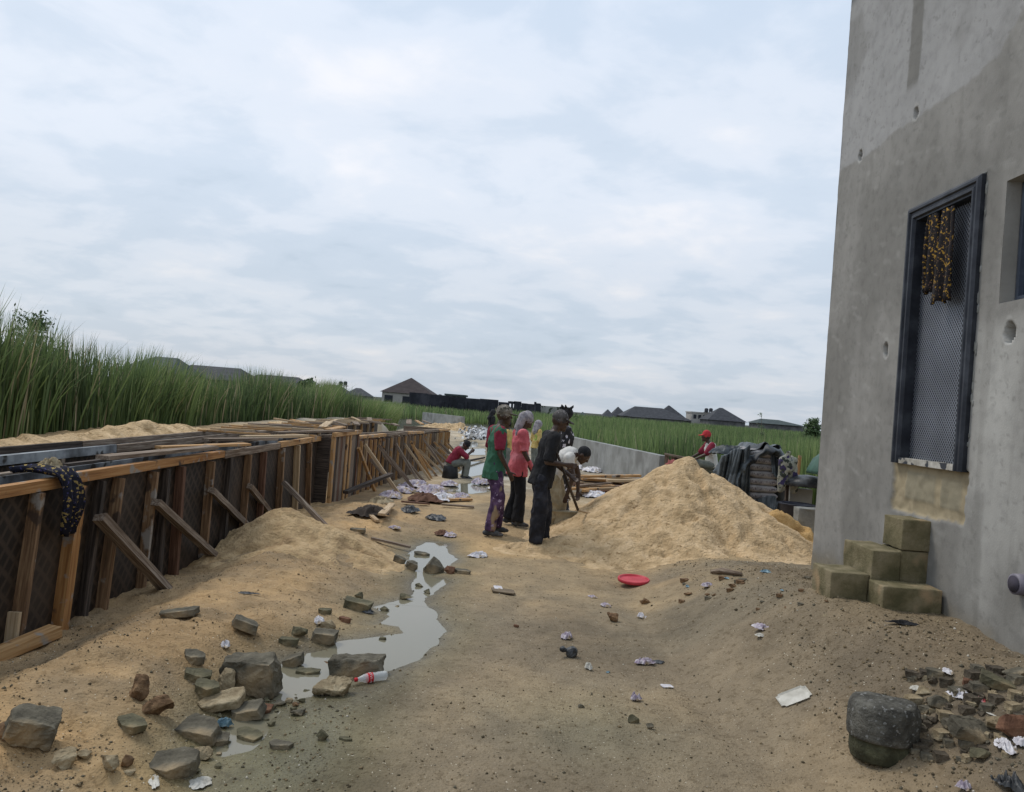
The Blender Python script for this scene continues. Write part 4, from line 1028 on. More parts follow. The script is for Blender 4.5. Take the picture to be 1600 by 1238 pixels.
m = MB(); p = D(846, 634, 120); q = D(889, 637, 120); m.box((p.x, 120, -.5), (q.x, 120.4, p.z)); m.build('wall_panel', spots(mat('patchy_block', (.30, .30, .27), (.22, .22, .20), (.38, .38, .35), .8), (.06, .07, .05), 1.1, .55, .03), wb2)
p = D(697, 618, 150); q = D(726, 618, 150)
e = empty('site_shed', (p.x, 150, 0), 'pale flat roofed shed peeping over the blackened building', 'shed', HB); MB().box((p.x, 150, 0), (q.x, 156, p.z)).build('wall', dark_wall, e); MB().box((p.x - .3, 149.6, p.z), (q.x + .3, 156.4, p.z + .35)).build('roof', roof_g, e)
p = D(1081, 645, 245); q = D(1111, 647, 245)
e = empty('house', (p.x, 245, 0), 'small white flat roofed house beneath the far water tanks', 'house', HB); MB().box((p.x, 245, 0), (q.x, 253, p.z)).build('wall', wht, e)
MB().box((p.x - .2, 244.8, p.z + .01), (q.x + .2, 253.2, p.z + .4)).build('roof', wht, e)
for k in range(4): MB().box((p.x + .6 + k * 1.5, 244.9, p.z - 1.8), (p.x + 1.5 + k * 1.5, 244.99, p.z - .5)).build('window', win_m, e)
def tanks(label, pxs, ytop, h_px, ybase, d):
    c = D(pxs[0], ybase, d); e = empty('water_tank_stand', (c.x, d, 0), label, 'water tanks', 'roof level water tanks on the skyline')
    for a in pxs:
        t_ = D(a, ytop, d); hz = h_px * d / F; r = 3.0 * d / F
        MB().lathe([(r * .95, t_.z - hz), (r, t_.z - hz * .9), (r, t_.z - hz * .2), (r * .5, t_.z)], 14, (t_.x, d, 0)).build('tank', roof_d, e)
        for s in (-.6, .6): MB().beam((t_.x + s * r, d, 0), (t_.x + s * r, d, t_.z - hz), .12, .12).build('post', dark_wall, e)
    p = D(pxs[0] - 4, ytop, d); q = D(pxs[-1] + 4, ytop, d); z_ = D(pxs[0], ytop, d).z - h_px * d / F
    MB().box((p.x, d - .5, z_ - .15), (q.x, d + .5, z_ - .01)).build('platform', dark_wall, e)
tanks('twin black water tanks on thin posts above the reeds', (533, 540), 596, 6, 612, 150)
tanks('two black water tanks over the far white house', (1104, 1111), 638, 6, 650, 245)

# ================================================================== PEOPLE
skin = mat('dark_brown_skin', (.062, .036, .025), (.048, .027, .019), (.08, .048, .033), 9, .45, .1, 60, spec=.4)
def fuse(mb, name, voxel, smooth, mt, parent, wr=0.0, wscale=(9, 9, 5), seed=0.0):
    off = Vector(parent.location)
    me = mb.mesh(name, off, lc=False)
    tmp = bpy.data.objects.new('tmp', me); col.objects.link(tmp)
    r = tmp.modifiers.new('r', 'REMESH'); r.mode = 'VOXEL'; r.voxel_size = voxel
    s = tmp.modifiers.new('s', 'SMOOTH'); s.factor = .5; s.iterations = smooth
    dg = bpy.context.evaluated_depsgraph_get(); ev = tmp.evaluated_get(dg)
    m2 = bpy.data.meshes.new_from_object(ev); m2.name = name
    bpy.data.objects.remove(tmp); bpy.data.meshes.remove(me)
    n = len(m2.vertices)
    if wr and n:
        co = np.zeros(n * 3, np.float32); m2.vertices.foreach_get('co', co); co = co.reshape(-1, 3).astype(float)
        nr = np.zeros(n * 3, np.float32); m2.vertices.foreach_get('normal', nr); nr = nr.reshape(-1, 3)
        a = fbm(co[:, 0] * wscale[0] + seed, co[:, 1] * wscale[1], co[:, 2] * wscale[2], 3)
        d = wr * ((1 - np.abs(a) * 3.0) * .7 + .3 * a)
        co = co + nr * d[:, None]; m2.vertices.foreach_set('co', co.astype(np.float32).ravel())
    m2.materials.clear()
    m2.polygons.foreach_set('use_smooth', [True] * len(m2.polygons)); m2.update()
    return link(name, m2, parent, mt)
def person(label, loc, rz, P, parts, H=1.0, voxel=.009, group='people on the building site'):
    """P: joint name -> local position, forward = +X, the person's left = +Y. parts(b) adds the clothing."""
    e = empty('person', loc, label, 'person', group)
    Rz = Matrix.Rotation(rz, 3, 'Z'); o = Vector(loc)
    J = {k: o + Rz @ (Vector(v) * H) for k, v in P.items()}
    S = Rz @ Vector((0, 1, 0)); Fw = Rz @ Vector((1, 0, 0))
    sh = (J['sl'] - J['sr']).normalized(); hp = (J['hl'] - J['hr']).normalized()
    b = MB()
    b.rcone(J['pel'], J['waist'], .125 * H, .115 * H, hp, .68); b.rcone(J['waist'], J['chest'], .115 * H, .145 * H, sh, .66)
    b.rcone(J['chest'], J['neck'] - (J['neck'] - J['chest']) * .25, .145 * H, .07 * H, sh, .7)
    b.rcone(J['neck'], J['head'] - (J['head'] - J['neck']) * .3, .052 * H, .052 * H)
    for s in 'lr':
        b.rcone(J['neck'], J['s' + s], .05 * H, .062 * H); b.rcone(J['s' + s], J['e' + s], .055 * H, .040 * H); b.rcone(J['e' + s], J['w' + s], .040 * H, .026 * H)
        b.rcone(J['h' + s], J['k' + s], .074 * H, .054 * H); b.rcone(J['k' + s], J['a' + s], .056 * H, .036 * H)
        fd = J['t' + s] - J['a' + s]; fd.normalize()
        up_ = Vector((0, 0, 1)); sd_ = fd.cross(up_).normalized()
        b.rcone(J['a' + s] - Vector((0, 0, .03)) - fd * .04, J['t' + s] - fd * .03, .036 * H, .030 * H, sd_, .8)
        # hand: palm, four fingers, thumb
        wv = (J['w' + s] - J['e' + s]).normalized(); pl = J['w' + s] + wv * .075 * H
        hs = J.get('hand' + s)
        curl = Fw if abs(wv.dot(Fw)) < .8 else Vector((0, 0, -1)); curl = (curl - wv * curl.dot(wv)).normalized()
        ax = wv.cross(curl).normalized()
        b.rcone(J['w' + s] + wv * .02, pl, .030 * H, .034 * H, curl, .5)
        for q, (of, ln) in enumerate(((-.028, .062), (-.010, .072), (.009, .068), (.026, .052))):
            f0 = pl + curl * of * H * 0 + curl * (of * H); f0 = pl + curl * (of * H) + wv * .012
            bendd = (wv * .93 + ax * (.22 if s == 'l' else -.22)).normalized(); f1 = f0 + bendd * ln * .5 * H
            bend2 = (wv * .75 + ax * (.6 if s == 'l' else -.6)).normalized(); f2_ = f1 + bend2 * ln * .55 * H
            b.rcone(f0, f1, .0105 * H, .0095 * H, n=8); b.rcone(f1, f2_, .0095 * H, .008 * H, n=8)
        t0 = J['w' + s] + wv * .035 * H + curl * .026 * H; t1 = t0 + (wv * .6 + curl * .7).normalized() * .042 * H; t2 = t1 + (wv * .9 + curl * .2).normalized() * .03 * H
        b.rcone(t0, t1, .013 * H, .011 * H, n=8); b.rcone(t1, t2, .011 * H, .009 * H, n=8)
    # head: skull, jaw, nose, lips, brow, ears
    hu = J['hup'].copy() if 'hup' in J else None
    up = ((Rz @ Vector(P.get('hu', (0, 0, 1))))).normalized(); fwd = (Rz @ Vector(P.get('hf', (1, 0, 0)))); fwd = (fwd - up * fwd.dot(up)).normalized(); sd_ = up.cross(fwd)
    Mh = Matrix((fwd, sd_, up)).transposed(); c = J['head']
    hp_ = lambda a, b_, c_: c + (fwd * a + sd_ * b_ + up * c_) * H
    b.ell(hp_(-.008, 0, .025), (.100 * H, .076 * H, .100 * H), Mh); b.ell(hp_(.028, 0, -.040), (.066 * H, .056 * H, .078 * H), Mh)
    b.rcone(hp_(.085, 0, .022), hp_(.108, 0, -.016), .011 * H, .016 * H, n=10); b.ell(hp_(.103, .012, -.020), (.010, .009, .008), Mh, 8); b.ell(hp_(.103, -.012, -.020), (.010, .009, .008), Mh, 8)
    b.rcone(hp_(.088, -.020, -.052), hp_(.088, .020, -.052), .012 * H, .012 * H, n=8); b.rcone(hp_(.084, -.016, -.067), hp_(.084, .016, -.067), .011 * H, .011 * H, n=8)
    b.ell(hp_(.072, 0, -.098), (.026, .026, .020), Mh, 10); b.rcone(hp_(.083, -.038, .036), hp_(.083, .038, .036), .011 * H, .011 * H, n=8)
    for s in (-1, 1): b.ell(hp_(-.012, s * .077, -.008), (.020 * H, .009 * H, .033 * H), Mh, 10); b.ell(hp_(.055, s * .045, -.012), (.026, .018, .018), Mh, 10)
    fuse(b, 'body', voxel, 3, skin, e)
    ey = MB()
    for s in (-1, 1): ey.ell(hp_(.080, s * .032, .012), (.011 * H, .014 * H, .009 * H), Mh, 10)
    ey.build('eyes', mat('eye_' + str(len(bpy.data.materials)), (.35, .32, .30), (.02, .015, .01), (.4, .37, .35), 60, .3), e)
    ctx = dict(J=J, S=S, F=Fw, e=e, H=H, hp=hp_, Mh=Mh, sh=sh, hpv=hp, up=up, fwd=fwd, sd=sd_)
    parts(ctx)
    return e
def shirt(c, mt, sleeve=.9, length=.12, fat=1.0, sleeve_mat=None, name='shirt', wr=.017, seed=1., hem=1.0, col_hi=True):
    J, H = c['J'], c['H']; b = MB(); g = fat
    dn = (J['pel'] - J['waist']).normalized()
    b.rcone(J['waist'], J['pel'] + dn * length * H, .146 * g * H, .172 * g * hem * H, c['hpv'], .86, n=24, cut=True)
    b.rcone(J['waist'], J['chest'], .142 * g * H, .168 * g * H, c['sh'], .76, n=20)
    top = J['chest'] + (J['neck'] - J['chest']) * .62
    b.rcone(J['chest'], top, .165 * g * H, .098 * H, c['sh'], .78, n=20)
    b2 = MB() if sleeve_mat else b
    for s in 'lr':
        b.rcone(top, J['s' + s], .075 * H, .078 * H)
        sl_ = min(sleeve, 1.0); en = J['s' + s].lerp(J['e' + s], sl_)
        b2.rcone(J['s' + s] if not sleeve_mat else J['s' + s] + Vector((0, 0, .012)), en, (.078 if not sleeve_mat else .088) * H, .068 * H, cut=sleeve <= 1.0)
        if sleeve > 1.0: b2.rcone(J['e' + s], J['e' + s].lerp(J['w' + s], sleeve - 1), .058 * H, .042 * H, cut=True)
    o = fuse(b, name, .010, 3, mt, c['e'], wr, seed=seed)
    if sleeve_mat: fuse(b2, 'sleeves', .010, 3, sleeve_mat, c['e'], wr * .7, seed=seed + 3)
    return o
def trousers(c, mt, r=(.105, .085, .075), name='trousers', wr=.012, seed=2., to=1.0, flare=0):
    J, H = c['J'], c['H']; b = MB()
    b.rcone(J['pel'] + (J['waist'] - J['pel']) * .35, J['pel'] - (J['waist'] - J['pel']) * .2, .138 * H, .140 * H, c['hpv'], .74, n=20)
    b.rcone(J['pel'] - (J['waist'] - J['pel']) * .2, J['pel'] - (J['waist'] - J['pel']) * .75, .140 * H, .128 * H, c['hpv'], .80, n=20)
    for s in 'lr':
        b.rcone(J['h' + s] + (J['k' + s] - J['h' + s]) * .12, J['k' + s], r[0] * H, r[1] * H); en = J['k' + s].lerp(J['a' + s], to)
        b.rcone(J['k' + s], en, r[1] * H, (r[2] + flare) * H, cut=True)
    return fuse(b, name, .010, 3, mt, c['e'], wr, seed=seed)
def shoes(c, mt, r=.046, name='shoe'):
    J, H = c['J'], c['H']
    for s in 'lr':
        b = MB(); fd = (J['t' + s] - J['a' + s]); fd.z = 0; fd.normalize(); sd_ = fd.cross(Vector((0, 0, 1)))
        a = Vector(J['a' + s]); a.z -= .035 * H
        b.rcone(a - fd * .05, a + fd * .10, r * H, r * .88 * H, sd_, .8); b.rcone(a + fd * .04 - Vector((0, 0, .012)), Vector(J['t' + s]) - fd * .02, r * .9 * H, r * .72 * H, sd_, .75)
        b.rcone(a - fd * .02, a + Vector((0, 0, .04)), .046 * H, .046 * H)
        fuse(b, name, .008, 2, mt, c['e'])
def cap(c, mt, brim=True, name='cap', puff=0.0, tilt=0.0, knob=False):
    b = MB(); hp_ = c['hp']; H = c['H']
    b.ell(hp_(-.006, 0, .062 + puff * .3), ((.108 + puff * .2) * H, .090 * H, (.070 + puff) * H), c['Mh'], 18)
    b.rcone(hp_(-.004, 0, .040), hp_(-.004, 0, .060), .098 * H, .100 * H, c['fwd'], .86, n=20)
    if brim:
        for k in range(7):
            s = (k - 3) / 3; b.rcone(hp_(.07, s * .058, .045), hp_(.185 - .035 * s * s, s * .046, .022 + tilt), .012, .009, n=8)
    if knob: b.rcone(hp_(-.02, 0, .125), hp_(.03, 0, .12), .018, .022, c['sd'], 1)
    return fuse(b, name, .007, 2, mt, c['e'], .003, (20, 20, 20))
def hair(c, name='hair'):
    b = MB(); b.ell(c['hp'](-.018, 0, .035), (.104 * c['H'], .081 * c['H'], .098 * c['H']), c['Mh'], 18)
    fuse(b, name, .008, 2, M['cloth_black'], c['e'])
STAND = dict(pel=(0, 0, .93), waist=(.01, 0, 1.08), chest=(.015, 0, 1.28), neck=(.01, 0, 1.47), head=(.045, 0, 1.62), sl=(0, .18, 1.40), sr=(0, -.18, 1.40),
             el=(-.03, .22, 1.12), er=(-.03, -.22, 1.12), wl=(.04, .21, .88), wr=(.04, -.21, .88), hl=(0, .078, .90), hr=(0, -.078, .90),
             kl=(.03, .10, .49), kr=(.03, -.10, .49), al=(0, .11, .085), ar=(0, -.11, .085), tl=(.17, .13, .03), tr=(.17, -.13, .03))
def pose(**k):
    p = dict(STAND); p.update(k); return p
def foot(px, py, d):
    v = D(px, py, d); v.z = max(gh(v.x, v.y), -.2); return v

camo = spots(spots(mat('camouflage_cap', (.17, .15, .12), (.10, .09, .075), (.26, .235, .20), 14, .95, .3, 60), (.06, .06, .045), 16, .54), (.32, .29, .25), 21, .60)
g_green = mat('green_tee', (.04, .125, .075), (.028, .09, .052), (.055, .16, .10), 4, .9, .3, 40)
g_maroon = mat('maroon_sleeve', (.22, .022, .045), (.16, .015, .03), (.27, .035, .06), 5, .9, .3, 40)
g_purple = spots(spots(mat('purple_print_cloth', (.07, .035, .085), (.035, .02, .045), (.15, .09, .17), 7, .9, .3, 40), (.30, .22, .14), 7, .56, .06, stretch=(1, 1, .45)), (.42, .33, .46), 19, .64, .03)
g_pink = spots(mat('coral_pink_tee', (.50, .105, .12), (.40, .07, .085), (.60, .17, .19), 3, .9, .3, 40), (.68, .30, .34), 2.2, .55, .15)
g_black = mat('black_tee', (.013, .013, .015), (.009, .009, .010), (.022, .022, .024), 4, .9, .3, 40)
g_jean = mat('dark_jeans', (.020, .021, .028), (.012, .012, .015), (.045, .045, .052), 5, .9, .4, 60)
g_scarf = spots(mat('grey_headscarf', (.27, .25, .27), (.16, .15, .165), (.40, .37, .37), 14, .95, .4, 50), (.45, .40, .24), 7, .62, .05)
g_shoe = mat('dusty_shoe', (.05, .055, .06), (.03, .03, .033), (.12, .12, .12), 9, .8)
g_white = mat('dirty_white_tee', (.60, .58, .54), (.46, .44, .40), (.70, .68, .64), 4, .9, .3, 40)
g_khaki = mat('khaki_cloth', (.34, .28, .18), (.24, .195, .12), (.44, .37, .25), 5, .92, .4, 40)
g_grey = mat('grey_trousers', (.16, .17, .15), (.11, .12, .105), (.22, .23, .20), 5, .92, .4, 40)
g_red = mat('red_cap_cloth', (.45, .03, .04), (.35, .02, .03), (.55, .06, .06), 8, .8)
g_mono = spots(mat('black_and_white_print', (.02, .02, .023), (.015, .015, .016), (.03, .03, .033), 5, .9, .3, 40), (.50, .48, .52), 13, .585, .02)
g_yel = spots(mat('yellow_lime_cloth', (.50, .36, .12), (.38, .27, .09), (.60, .48, .22), 5, .9, .3, 40), (.30, .42, .08), 5, .60, .05)

# man in green shirt
def _p(c):
    shirt(c, g_green, .05, .17, 1.0, None, seed=3.); b = MB(); J, H = c['J'], c['H']
    for s in 'lr':
        b.rcone(J['neck'].lerp(J['s' + s], .45) - Vector((0, 0, .03)), J['s' + s] + Vector((0, 0, -.01)), .072 * H, .084 * H); b.rcone(J['s' + s], J['s' + s].lerp(J['e' + s], .82), .084 * H, .074 * H, cut=True)
    fuse(b, 'sleeves', .010, 3, g_maroon, c['e'], .012, seed=9.)
    trousers(c, g_purple, (.086, .086, .066), wr=.016, seed=5.); shoes(c, g_shoe); cap(c, camo, True, puff=.022, knob=True)
person('man in green shirt with maroon sleeves, purple print trousers and camouflage cap', foot(764, 843, 10.7), R(16),
       pose(al=(.12, .10, .10), tl=(.29, .12, .05), kl=(.12, .10, .50), ar=(-.03, -.10, .085), tr=(.15, -.12, .03), kr=(.05, -.10, .49), er=(0, -.23, 1.12), wr=(.14, -.21, .89), wl=(.10, .21, .89),
            head=(.08, 0, 1.615), neck=(.03, 0, 1.47), hf=(1, 0, -.12)), _p, 1.03)
# person in pink
def _p(c):
    shirt(c, g_pink, .92, .16, 1.04, seed=13., hem=1.05); trousers(c, g_black, (.098, .078, .074), flare=.02, seed=15.); shoes(c, g_shoe, .040, 'sandal')
    b = MB(); hp_ = c['hp']
    b.ell(hp_(-.012, 0, .045), (.112, .092, .095), c['Mh'], 18); b.rcone(hp_(.02, 0, .035), hp_(.02, 0, .06), .096, .09, c['fwd'], .9)
    b.rcone(hp_(-.06, -.045, .03), hp_(-.13, -.06, -.20), .062, .035, c['fwd'], .7); b.rcone(hp_(-.06, .03, .02), hp_(-.12, .03, -.12), .06, .05); b.rcone(hp_(-.12, -.05, -.18), hp_(-.15, -.06, -.29), .036, .02, c['fwd'], .6)
    fuse(b, 'headscarf', .008, 2, g_scarf, c['e'], .008, (16, 16, 6))
    b = MB(); J = c['J']; wv = (J['wr'] - J['er']).normalized(); q = J['wr'] + wv * .03
    b.rcone(J['wr'] - wv * .10, J['wr'], .038, .031); b.rcone(q, q + wv * .05, .036, .040, c['F'], .5)
    for k, ofs in enumerate((-.03, -.01, .01, .03)): b.rcone(q + wv * .08 + c['F'] * ofs, q + wv * .125 + c['F'] * (ofs + .01) , .012, .009)
    b.rcone(q + c['F'] * .03, q + wv * .06 + c['F'] * .065, .015, .011)
    fuse(b, 'work_glove', .007, 2, g_pink, c['e'], .003)
person('person in coral pink tee and black trousers with a grey headscarf hanging down the back', foot(802, 826, 11.7), R(12),
       pose(er=(.03, -.24, 1.13), wr=(.17, -.20, .92), el=(.04, .22, 1.12), wl=(.20, .19, .92), al=(-.07, .11, .10), tl=(.08, .13, .04), ar=(.03, -.10, .085), tr=(.20, -.13, .03), kr=(.05, -.09, .49), kl=(.02, .09, .5), head=(.07, 0, 1.61), neck=(.02, 0, 1.46)), _p, 1.0)
# man in black
def _p(c):
    shirt(c, g_black, .98, .15, 1.05, seed=23.); trousers(c, g_jean, (.100, .098, .080), wr=.024, seed=25.); shoes(c, g_shoe)
    b = cap(c, spots(mat('grey_marl_cap', (.085, .078, .075), (.05, .045, .045), (.14, .13, .125), 16, .95), (.22, .20, .20), 26, .62), True, tilt=-.015)
person('man in black tee, dark jeans and grey cap, holding a shovel beside the sand', foot(833, 861, 10.0) + Vector((0.02, 0, .02)), R(10),
       pose(pel=(.03, 0, .93), waist=(.06, 0, 1.08), chest=(.09, 0, 1.28), neck=(.13, 0, 1.46), head=(.20, 0, 1.60), sl=(.10, .18, 1.40), sr=(.10, -.18, 1.40), hf=(1, 0, -.25), hu=(.12, 0, 1),
            er=(.02, -.24, 1.10), wr=(.25, -.22, 1.08), el=(.14, .24, 1.12), wl=(.40, .12, .93), kr=(.0, -.11, .50), ar=(-.02, -.11, .085), tr=(.15, -.14, .03), kl=(.10, .11, .50), al=(.12, .12, .085), tl=(.28, .14, .03)), _p, 1.03, .009)
# shovel in his hands
bp_ = D(866, 708, 10.0); bp_.y = 9.72
sv = empty('shovel', (bp_.x, bp_.y, .6), 'long handled shovel held slanting down in front of the man in black', 'shovel')
h0 = D(867, 700, 9.75); h1 = D(903, 797, 10.35)
MB().tube([h0, h0.lerp(h1, .5), h1], .018, 10).build('handle', M['wood_dark'], sv)
h2 = D(934, 806, 10.7)
MB().tube([h1, h2], [.02, .014], 10).build('socket', M['wood_pale'], sv)
m = MB(); dv = (h2 - h1).normalized(); sv_ = dv.cross(Vector((0, 0, 1))).normalized(); m.rcone(h2, h2 + dv * .22, .10, .055, sv_, .08); m.build('blade', mat('dull_steel_blade', (.14, .13, .12), rough=.5, metallic=.6), sv)
# bending man
def _p(c):
    shirt(c, g_white, .55, .10, 1.08, seed=33., wr=.008); trousers(c, g_khaki, (.125, .115, .10), wr=.02, seed=35., to=.8); hair(c); shoes(c, g_shoe, .042)
p_ = foot(861, 835, 11.15)
person('man in white tee bending far forward with bare arms hanging over the sand', p_, R(-12),
       pose(pel=(-.05, 0, .88), waist=(.02, 0, 1.01), chest=(.15, 0, 1.14), neck=(.28, 0, 1.20), head=(.38, 0, 1.19), sl=(.20, .19, 1.16), sr=(.20, -.19, 1.14), hu=(.7, 0, .65), hf=(.45, 0, -.9),
            er=(.28, -.22, .88), wr=(.22, -.20, .64), el=(.30, .22, .90), wl=(.32, .18, .66), hl=(-.05, .1, .84), hr=(-.05, -.1, .84), kl=(.06, .13, .48), kr=(.03, -.13, .48), al=(.02, .15, .085), ar=(-.04, -.15, .085), tl=(.19, .17, .03), tr=(.13, -.17, .03)), _p, 1.0)
sk = D(882, 800, 10.95)
# empty sack held open below the bending man
m = MB(); sb_ = Vector((sk.x, sk.y, gh(sk.x, sk.y)))
prof = [(.001, .0), (.17, 0.0), (.19, .06), (.18, .14), (.15, .22), (.13, .30), (.15, .36), (.17, .38)]
m.lathe(prof, 28, sb_); me_o = m.build('khaki_sack', g_khaki); co = np.array([v.co for v in me_o.data.vertices]); dd = 1 + .45 * fbm(co[:, 0] * 7, co[:, 1] * 7, co[:, 2] * 2.5, 3)
for v, k in zip(me_o.data.vertices, dd): v.co = Vector((sb_.x + (v.co.x - sb_.x) * k, sb_.y + (v.co.y - sb_.y) * k * .6, v.co.z))
tag(me_o, 'slack khaki sack standing open under the bending man', 'sack')
# seated worker on a bucket by the far forms
def _p(c):
    shirt(c, g_maroon, 1.35, .03, 1.05, seed=43.); trousers(c, g_grey, (.105, .085, .07), seed=45.); cap(c, M['cloth_black'], False); shoes(c, g_shoe, .045)
bq = G(704, 750, -.06); bq.z = gh(bq.x, bq.y)
person('hunched worker in maroon shirt sitting on an upturned bucket by the far formwork', bq, R(8),
       pose(pel=(-.02, 0, .42), waist=(.03, 0, .54), chest=(.13, 0, .70), neck=(.24, 0, .83), head=(.34, 0, .90), hf=(1, 0, -.7), hu=(.6, 0, .8), sl=(.16, .18, .78), sr=(.16, -.18, .78),
            er=(.36, -.22, .62), wr=(.47, -.06, .74), el=(.38, .22, .60), wl=(.50, .06, .72), hl=(0, .09, .40), hr=(0, -.09, .40), kl=(.42, .14, .46), kr=(.42, -.14, .46), al=(.36, .15, .09), ar=(.38, -.15, .09), tl=(.54, .16, .04), tr=(.56, -.16, .04)), _p, .90, .012)
bk = mat('black_bucket_plastic', (.022, .023, .025), (.015, .015, .016), (.04, .04, .042), 6, .5)
o = MB().lathe([(.19, 0), (.20, .02), (.165, .30), (.16, .305)], 24, bq + Vector((-.02, 0, 0))).build('bucket', bk); tag(o, 'upturned black bucket used as a seat by the hunched worker', 'bucket')
# man in the red cap on the wall stub
def _p(c):
    shirt(c, g_white, .02, .05, 1.05, seed=53.); b = MB(); J = c['J']
    for s in 'lr': b.rcone(J['s' + s], J['s' + s].lerp(J['e' + s], .8), .088, .072)
    fuse(b, 'sleeves', .012, 3, g_maroon, c['e'], .006); trousers(c, g_grey, (.10, .08, .07), seed=55.); cap(c, g_red, True); shoes(c, g_shoe)
seat = D(1112, 729, 18.0); seat.z = .73
person('man in red cap and white shirt sitting on the wall stub behind the sand', (seat.x, seat.y, seat.z - .43), R(184),
       pose(pel=(0, 0, .52), waist=(.02, 0, .66), chest=(.06, 0, .86), neck=(.12, 0, 1.04), head=(.18, 0, 1.17), sl=(.08, .18, .97), sr=(.08, -.18, .97), hf=(1, 0, -.15),
            er=(.24, -.23, .76), wr=(.46, -.17, .64), el=(.24, .23, .76), wl=(.46, .17, .64), hl=(0, .09, .50), hr=(0, -.09, .50), kl=(.42, .14, .56), kr=(.44, -.14, .56), al=(.50, .14, .12), ar=(.52, -.14, .12), tl=(.68, .15, .05), tr=(.70, -.15, .05)), _p, 1.0, .012)
# three people standing behind
def _p(c):
    shirt(c, g_mono, 1.3, .25, 1.1, seed=63., hem=1.1); trousers(c, g_mono, (.12, .11, .12), seed=65., flare=.03); shoes(c, g_shoe)
    b = MB(); hp_ = c['hp']; b.ell(hp_(-.02, 0, .06), (.125, .105, .105), c['Mh']); 
    for k in range(9): a = k * .7; b.rcone(hp_(-.02 + .05 * math.cos(a), .05 * math.sin(a), .12), hp_(-.02 + .11 * math.cos(a), .11 * math.sin(a), .145 + .02 * (k % 3)), .03, .012)
    fuse(b, 'headwrap', .010, 1, M['cloth_black'], c['e'], .006)
pg = D(884, 690, 13.2)
person('woman in black and white patterned clothes with a dark tied headwrap', (pg.x, pg.y, gh(pg.x, pg.y)), R(175), pose(wr=(.24, -.17, 1.05), wl=(.24, .17, 1.05), er=(.02, -.24, 1.1), el=(.02, .24, 1.1)), _p, 1.06, .012)
def _p(c):
    shirt(c, g_yel, 1.3, .10, 1.1, seed=73.); trousers(c, g_grey, (.12, .11, .10), seed=75.); shoes(c, g_shoe)
    b = MB(); hp_ = c['hp']; b.ell(hp_(-.02, 0, .03), (.125, .105, .125), c['Mh']); b.rcone(hp_(-.07, 0, 0), hp_(-.10, 0, -.22), .09, .11)
    fuse(b, 'headscarf', .010, 2, g_scarf, c['e'], .008)
pg = D(838, 690, 22.0)
person('person in yellow top with a pale grey headscarf seen between pink and black clad workers', (pg.x, pg.y, gh(pg.x, pg.y)), R(30), pose(), _p, .84, .014)
def _p(c):
    shirt(c, g_yel, 1.3, .10, 1.05, seed=83.); trousers(c, g_grey, (.12, .11, .10), seed=85.); shoes(c, g_shoe); hair(c)
pg = D(794, 690, 20.0)
person('person in lime and yellow top standing behind the green and pink shirted workers', (pg.x, pg.y, gh(pg.x, pg.y)), R(170), pose(), _p, .82, .014)
def _p(c):
    shirt(c, g_black, 1.3, .10, 1.05, seed=93.); trousers(c, g_black, (.12, .11, .10), seed=95.); shoes(c, g_shoe)
    b = MB(); hp_ = c['hp']; b.ell(hp_(-.02, 0, .03), (.125, .105, .125), c['Mh']); b.rcone(hp_(-.07, 0, 0), hp_(-.13, 0, -.26), .09, .13)
    fuse(b, 'headscarf', .010, 2, M['cloth_black'], c['e'], .008)
pg = D(766, 690, 33.0)
person('figure in dark hooded shawl standing far behind the green shirted man', (pg.x, pg.y, gh(pg.x, pg.y)), R(20), pose(), _p, .92, .016)
jc = D(868, 706, 12.9)
je = empty('jerrycan', (jc.x, jc.y, jc.z - .15), 'orange jerrycan held at chest height behind the man in black', 'jerrycan')
bm_obj(rblock((jc.x - .10, jc.y - .07, jc.z - .17), (jc.x + .06, jc.y + .07, jc.z + .10), 3., .002, bev=.03), 'can_body', mat('orange_plastic', (.62, .27, .03), (.5, .2, .02), (.7, .34, .06), 3, .5), je)
MB().tube([(jc.x - .06, jc.y, jc.z + .09), (jc.x - .05, jc.y, jc.z + .14), (jc.x + .02, jc.y, jc.z + .14), (jc.x + .03, jc.y, jc.z + .09)], .012, 8).build('can_handle', mat('pale_plastic', (.6, .55, .42)), je)

# ================================================================== CEMENT STACK
bagm = mat('cement_paper_bag', (.30, .285, .28), (.22, .21, .205), (.38, .36, .355), 5, .9, .4, 25)
t = bagm.node_tree; N = t.nodes; L = t.links; b = N['Principled BSDF']; src = b.inputs['Base Color'].links[0].from_socket
tc = N.new('ShaderNodeTexCoord'); sp = N.new('ShaderNodeSeparateXYZ'); L.new(tc.outputs['Object'], sp.inputs[0])
nz = N.new('ShaderNodeTexNoise'); nz.inputs['Scale'].default_value = 1; mp = N.new('ShaderNodeMapping'); mp.inputs['Scale'].default_value = (48, 1, 22); L.new(tc.outputs['Object'], mp.inputs[0]); L.new(mp.outputs[0], nz.inputs['Vector'])
g1 = mth  # printed band of small dark lettering on the bag face
def mth2(op, a, b2):
    n = N.new('ShaderNodeMath'); n.operation = op
    for i, v in enumerate((a, b2)):
        if isinstance(v, (int, float)): n.inputs[i].default_value = v
        else: L.new(v, n.inputs[i])
    return n.outputs[0]
inb = mth2('LESS_THAN', mth2('ABSOLUTE', mth2('SUBTRACT', sp.outputs[2], .075), 0) if False else mth2('ABSOLUTE', mth2('SUBTRACT', sp.outputs[2], .07), 0), .022)
n_abs = N.new('ShaderNodeMath')
ink = mth2('MULTIPLY', inb, mth2('GREATER_THAN', nz.outputs[0], .53)); ink = mth2('MULTIPLY', ink, .75)
mm = N.new('ShaderNodeMix'); mm.data_type = 'RGBA'; L.new(ink, mm.inputs[0]); L.new(src, mm.inputs[6]); mm.inputs[7].default_value = (.07, .05, .07, 1); L.new(mm.outputs[2], b.inputs['Base Color'])
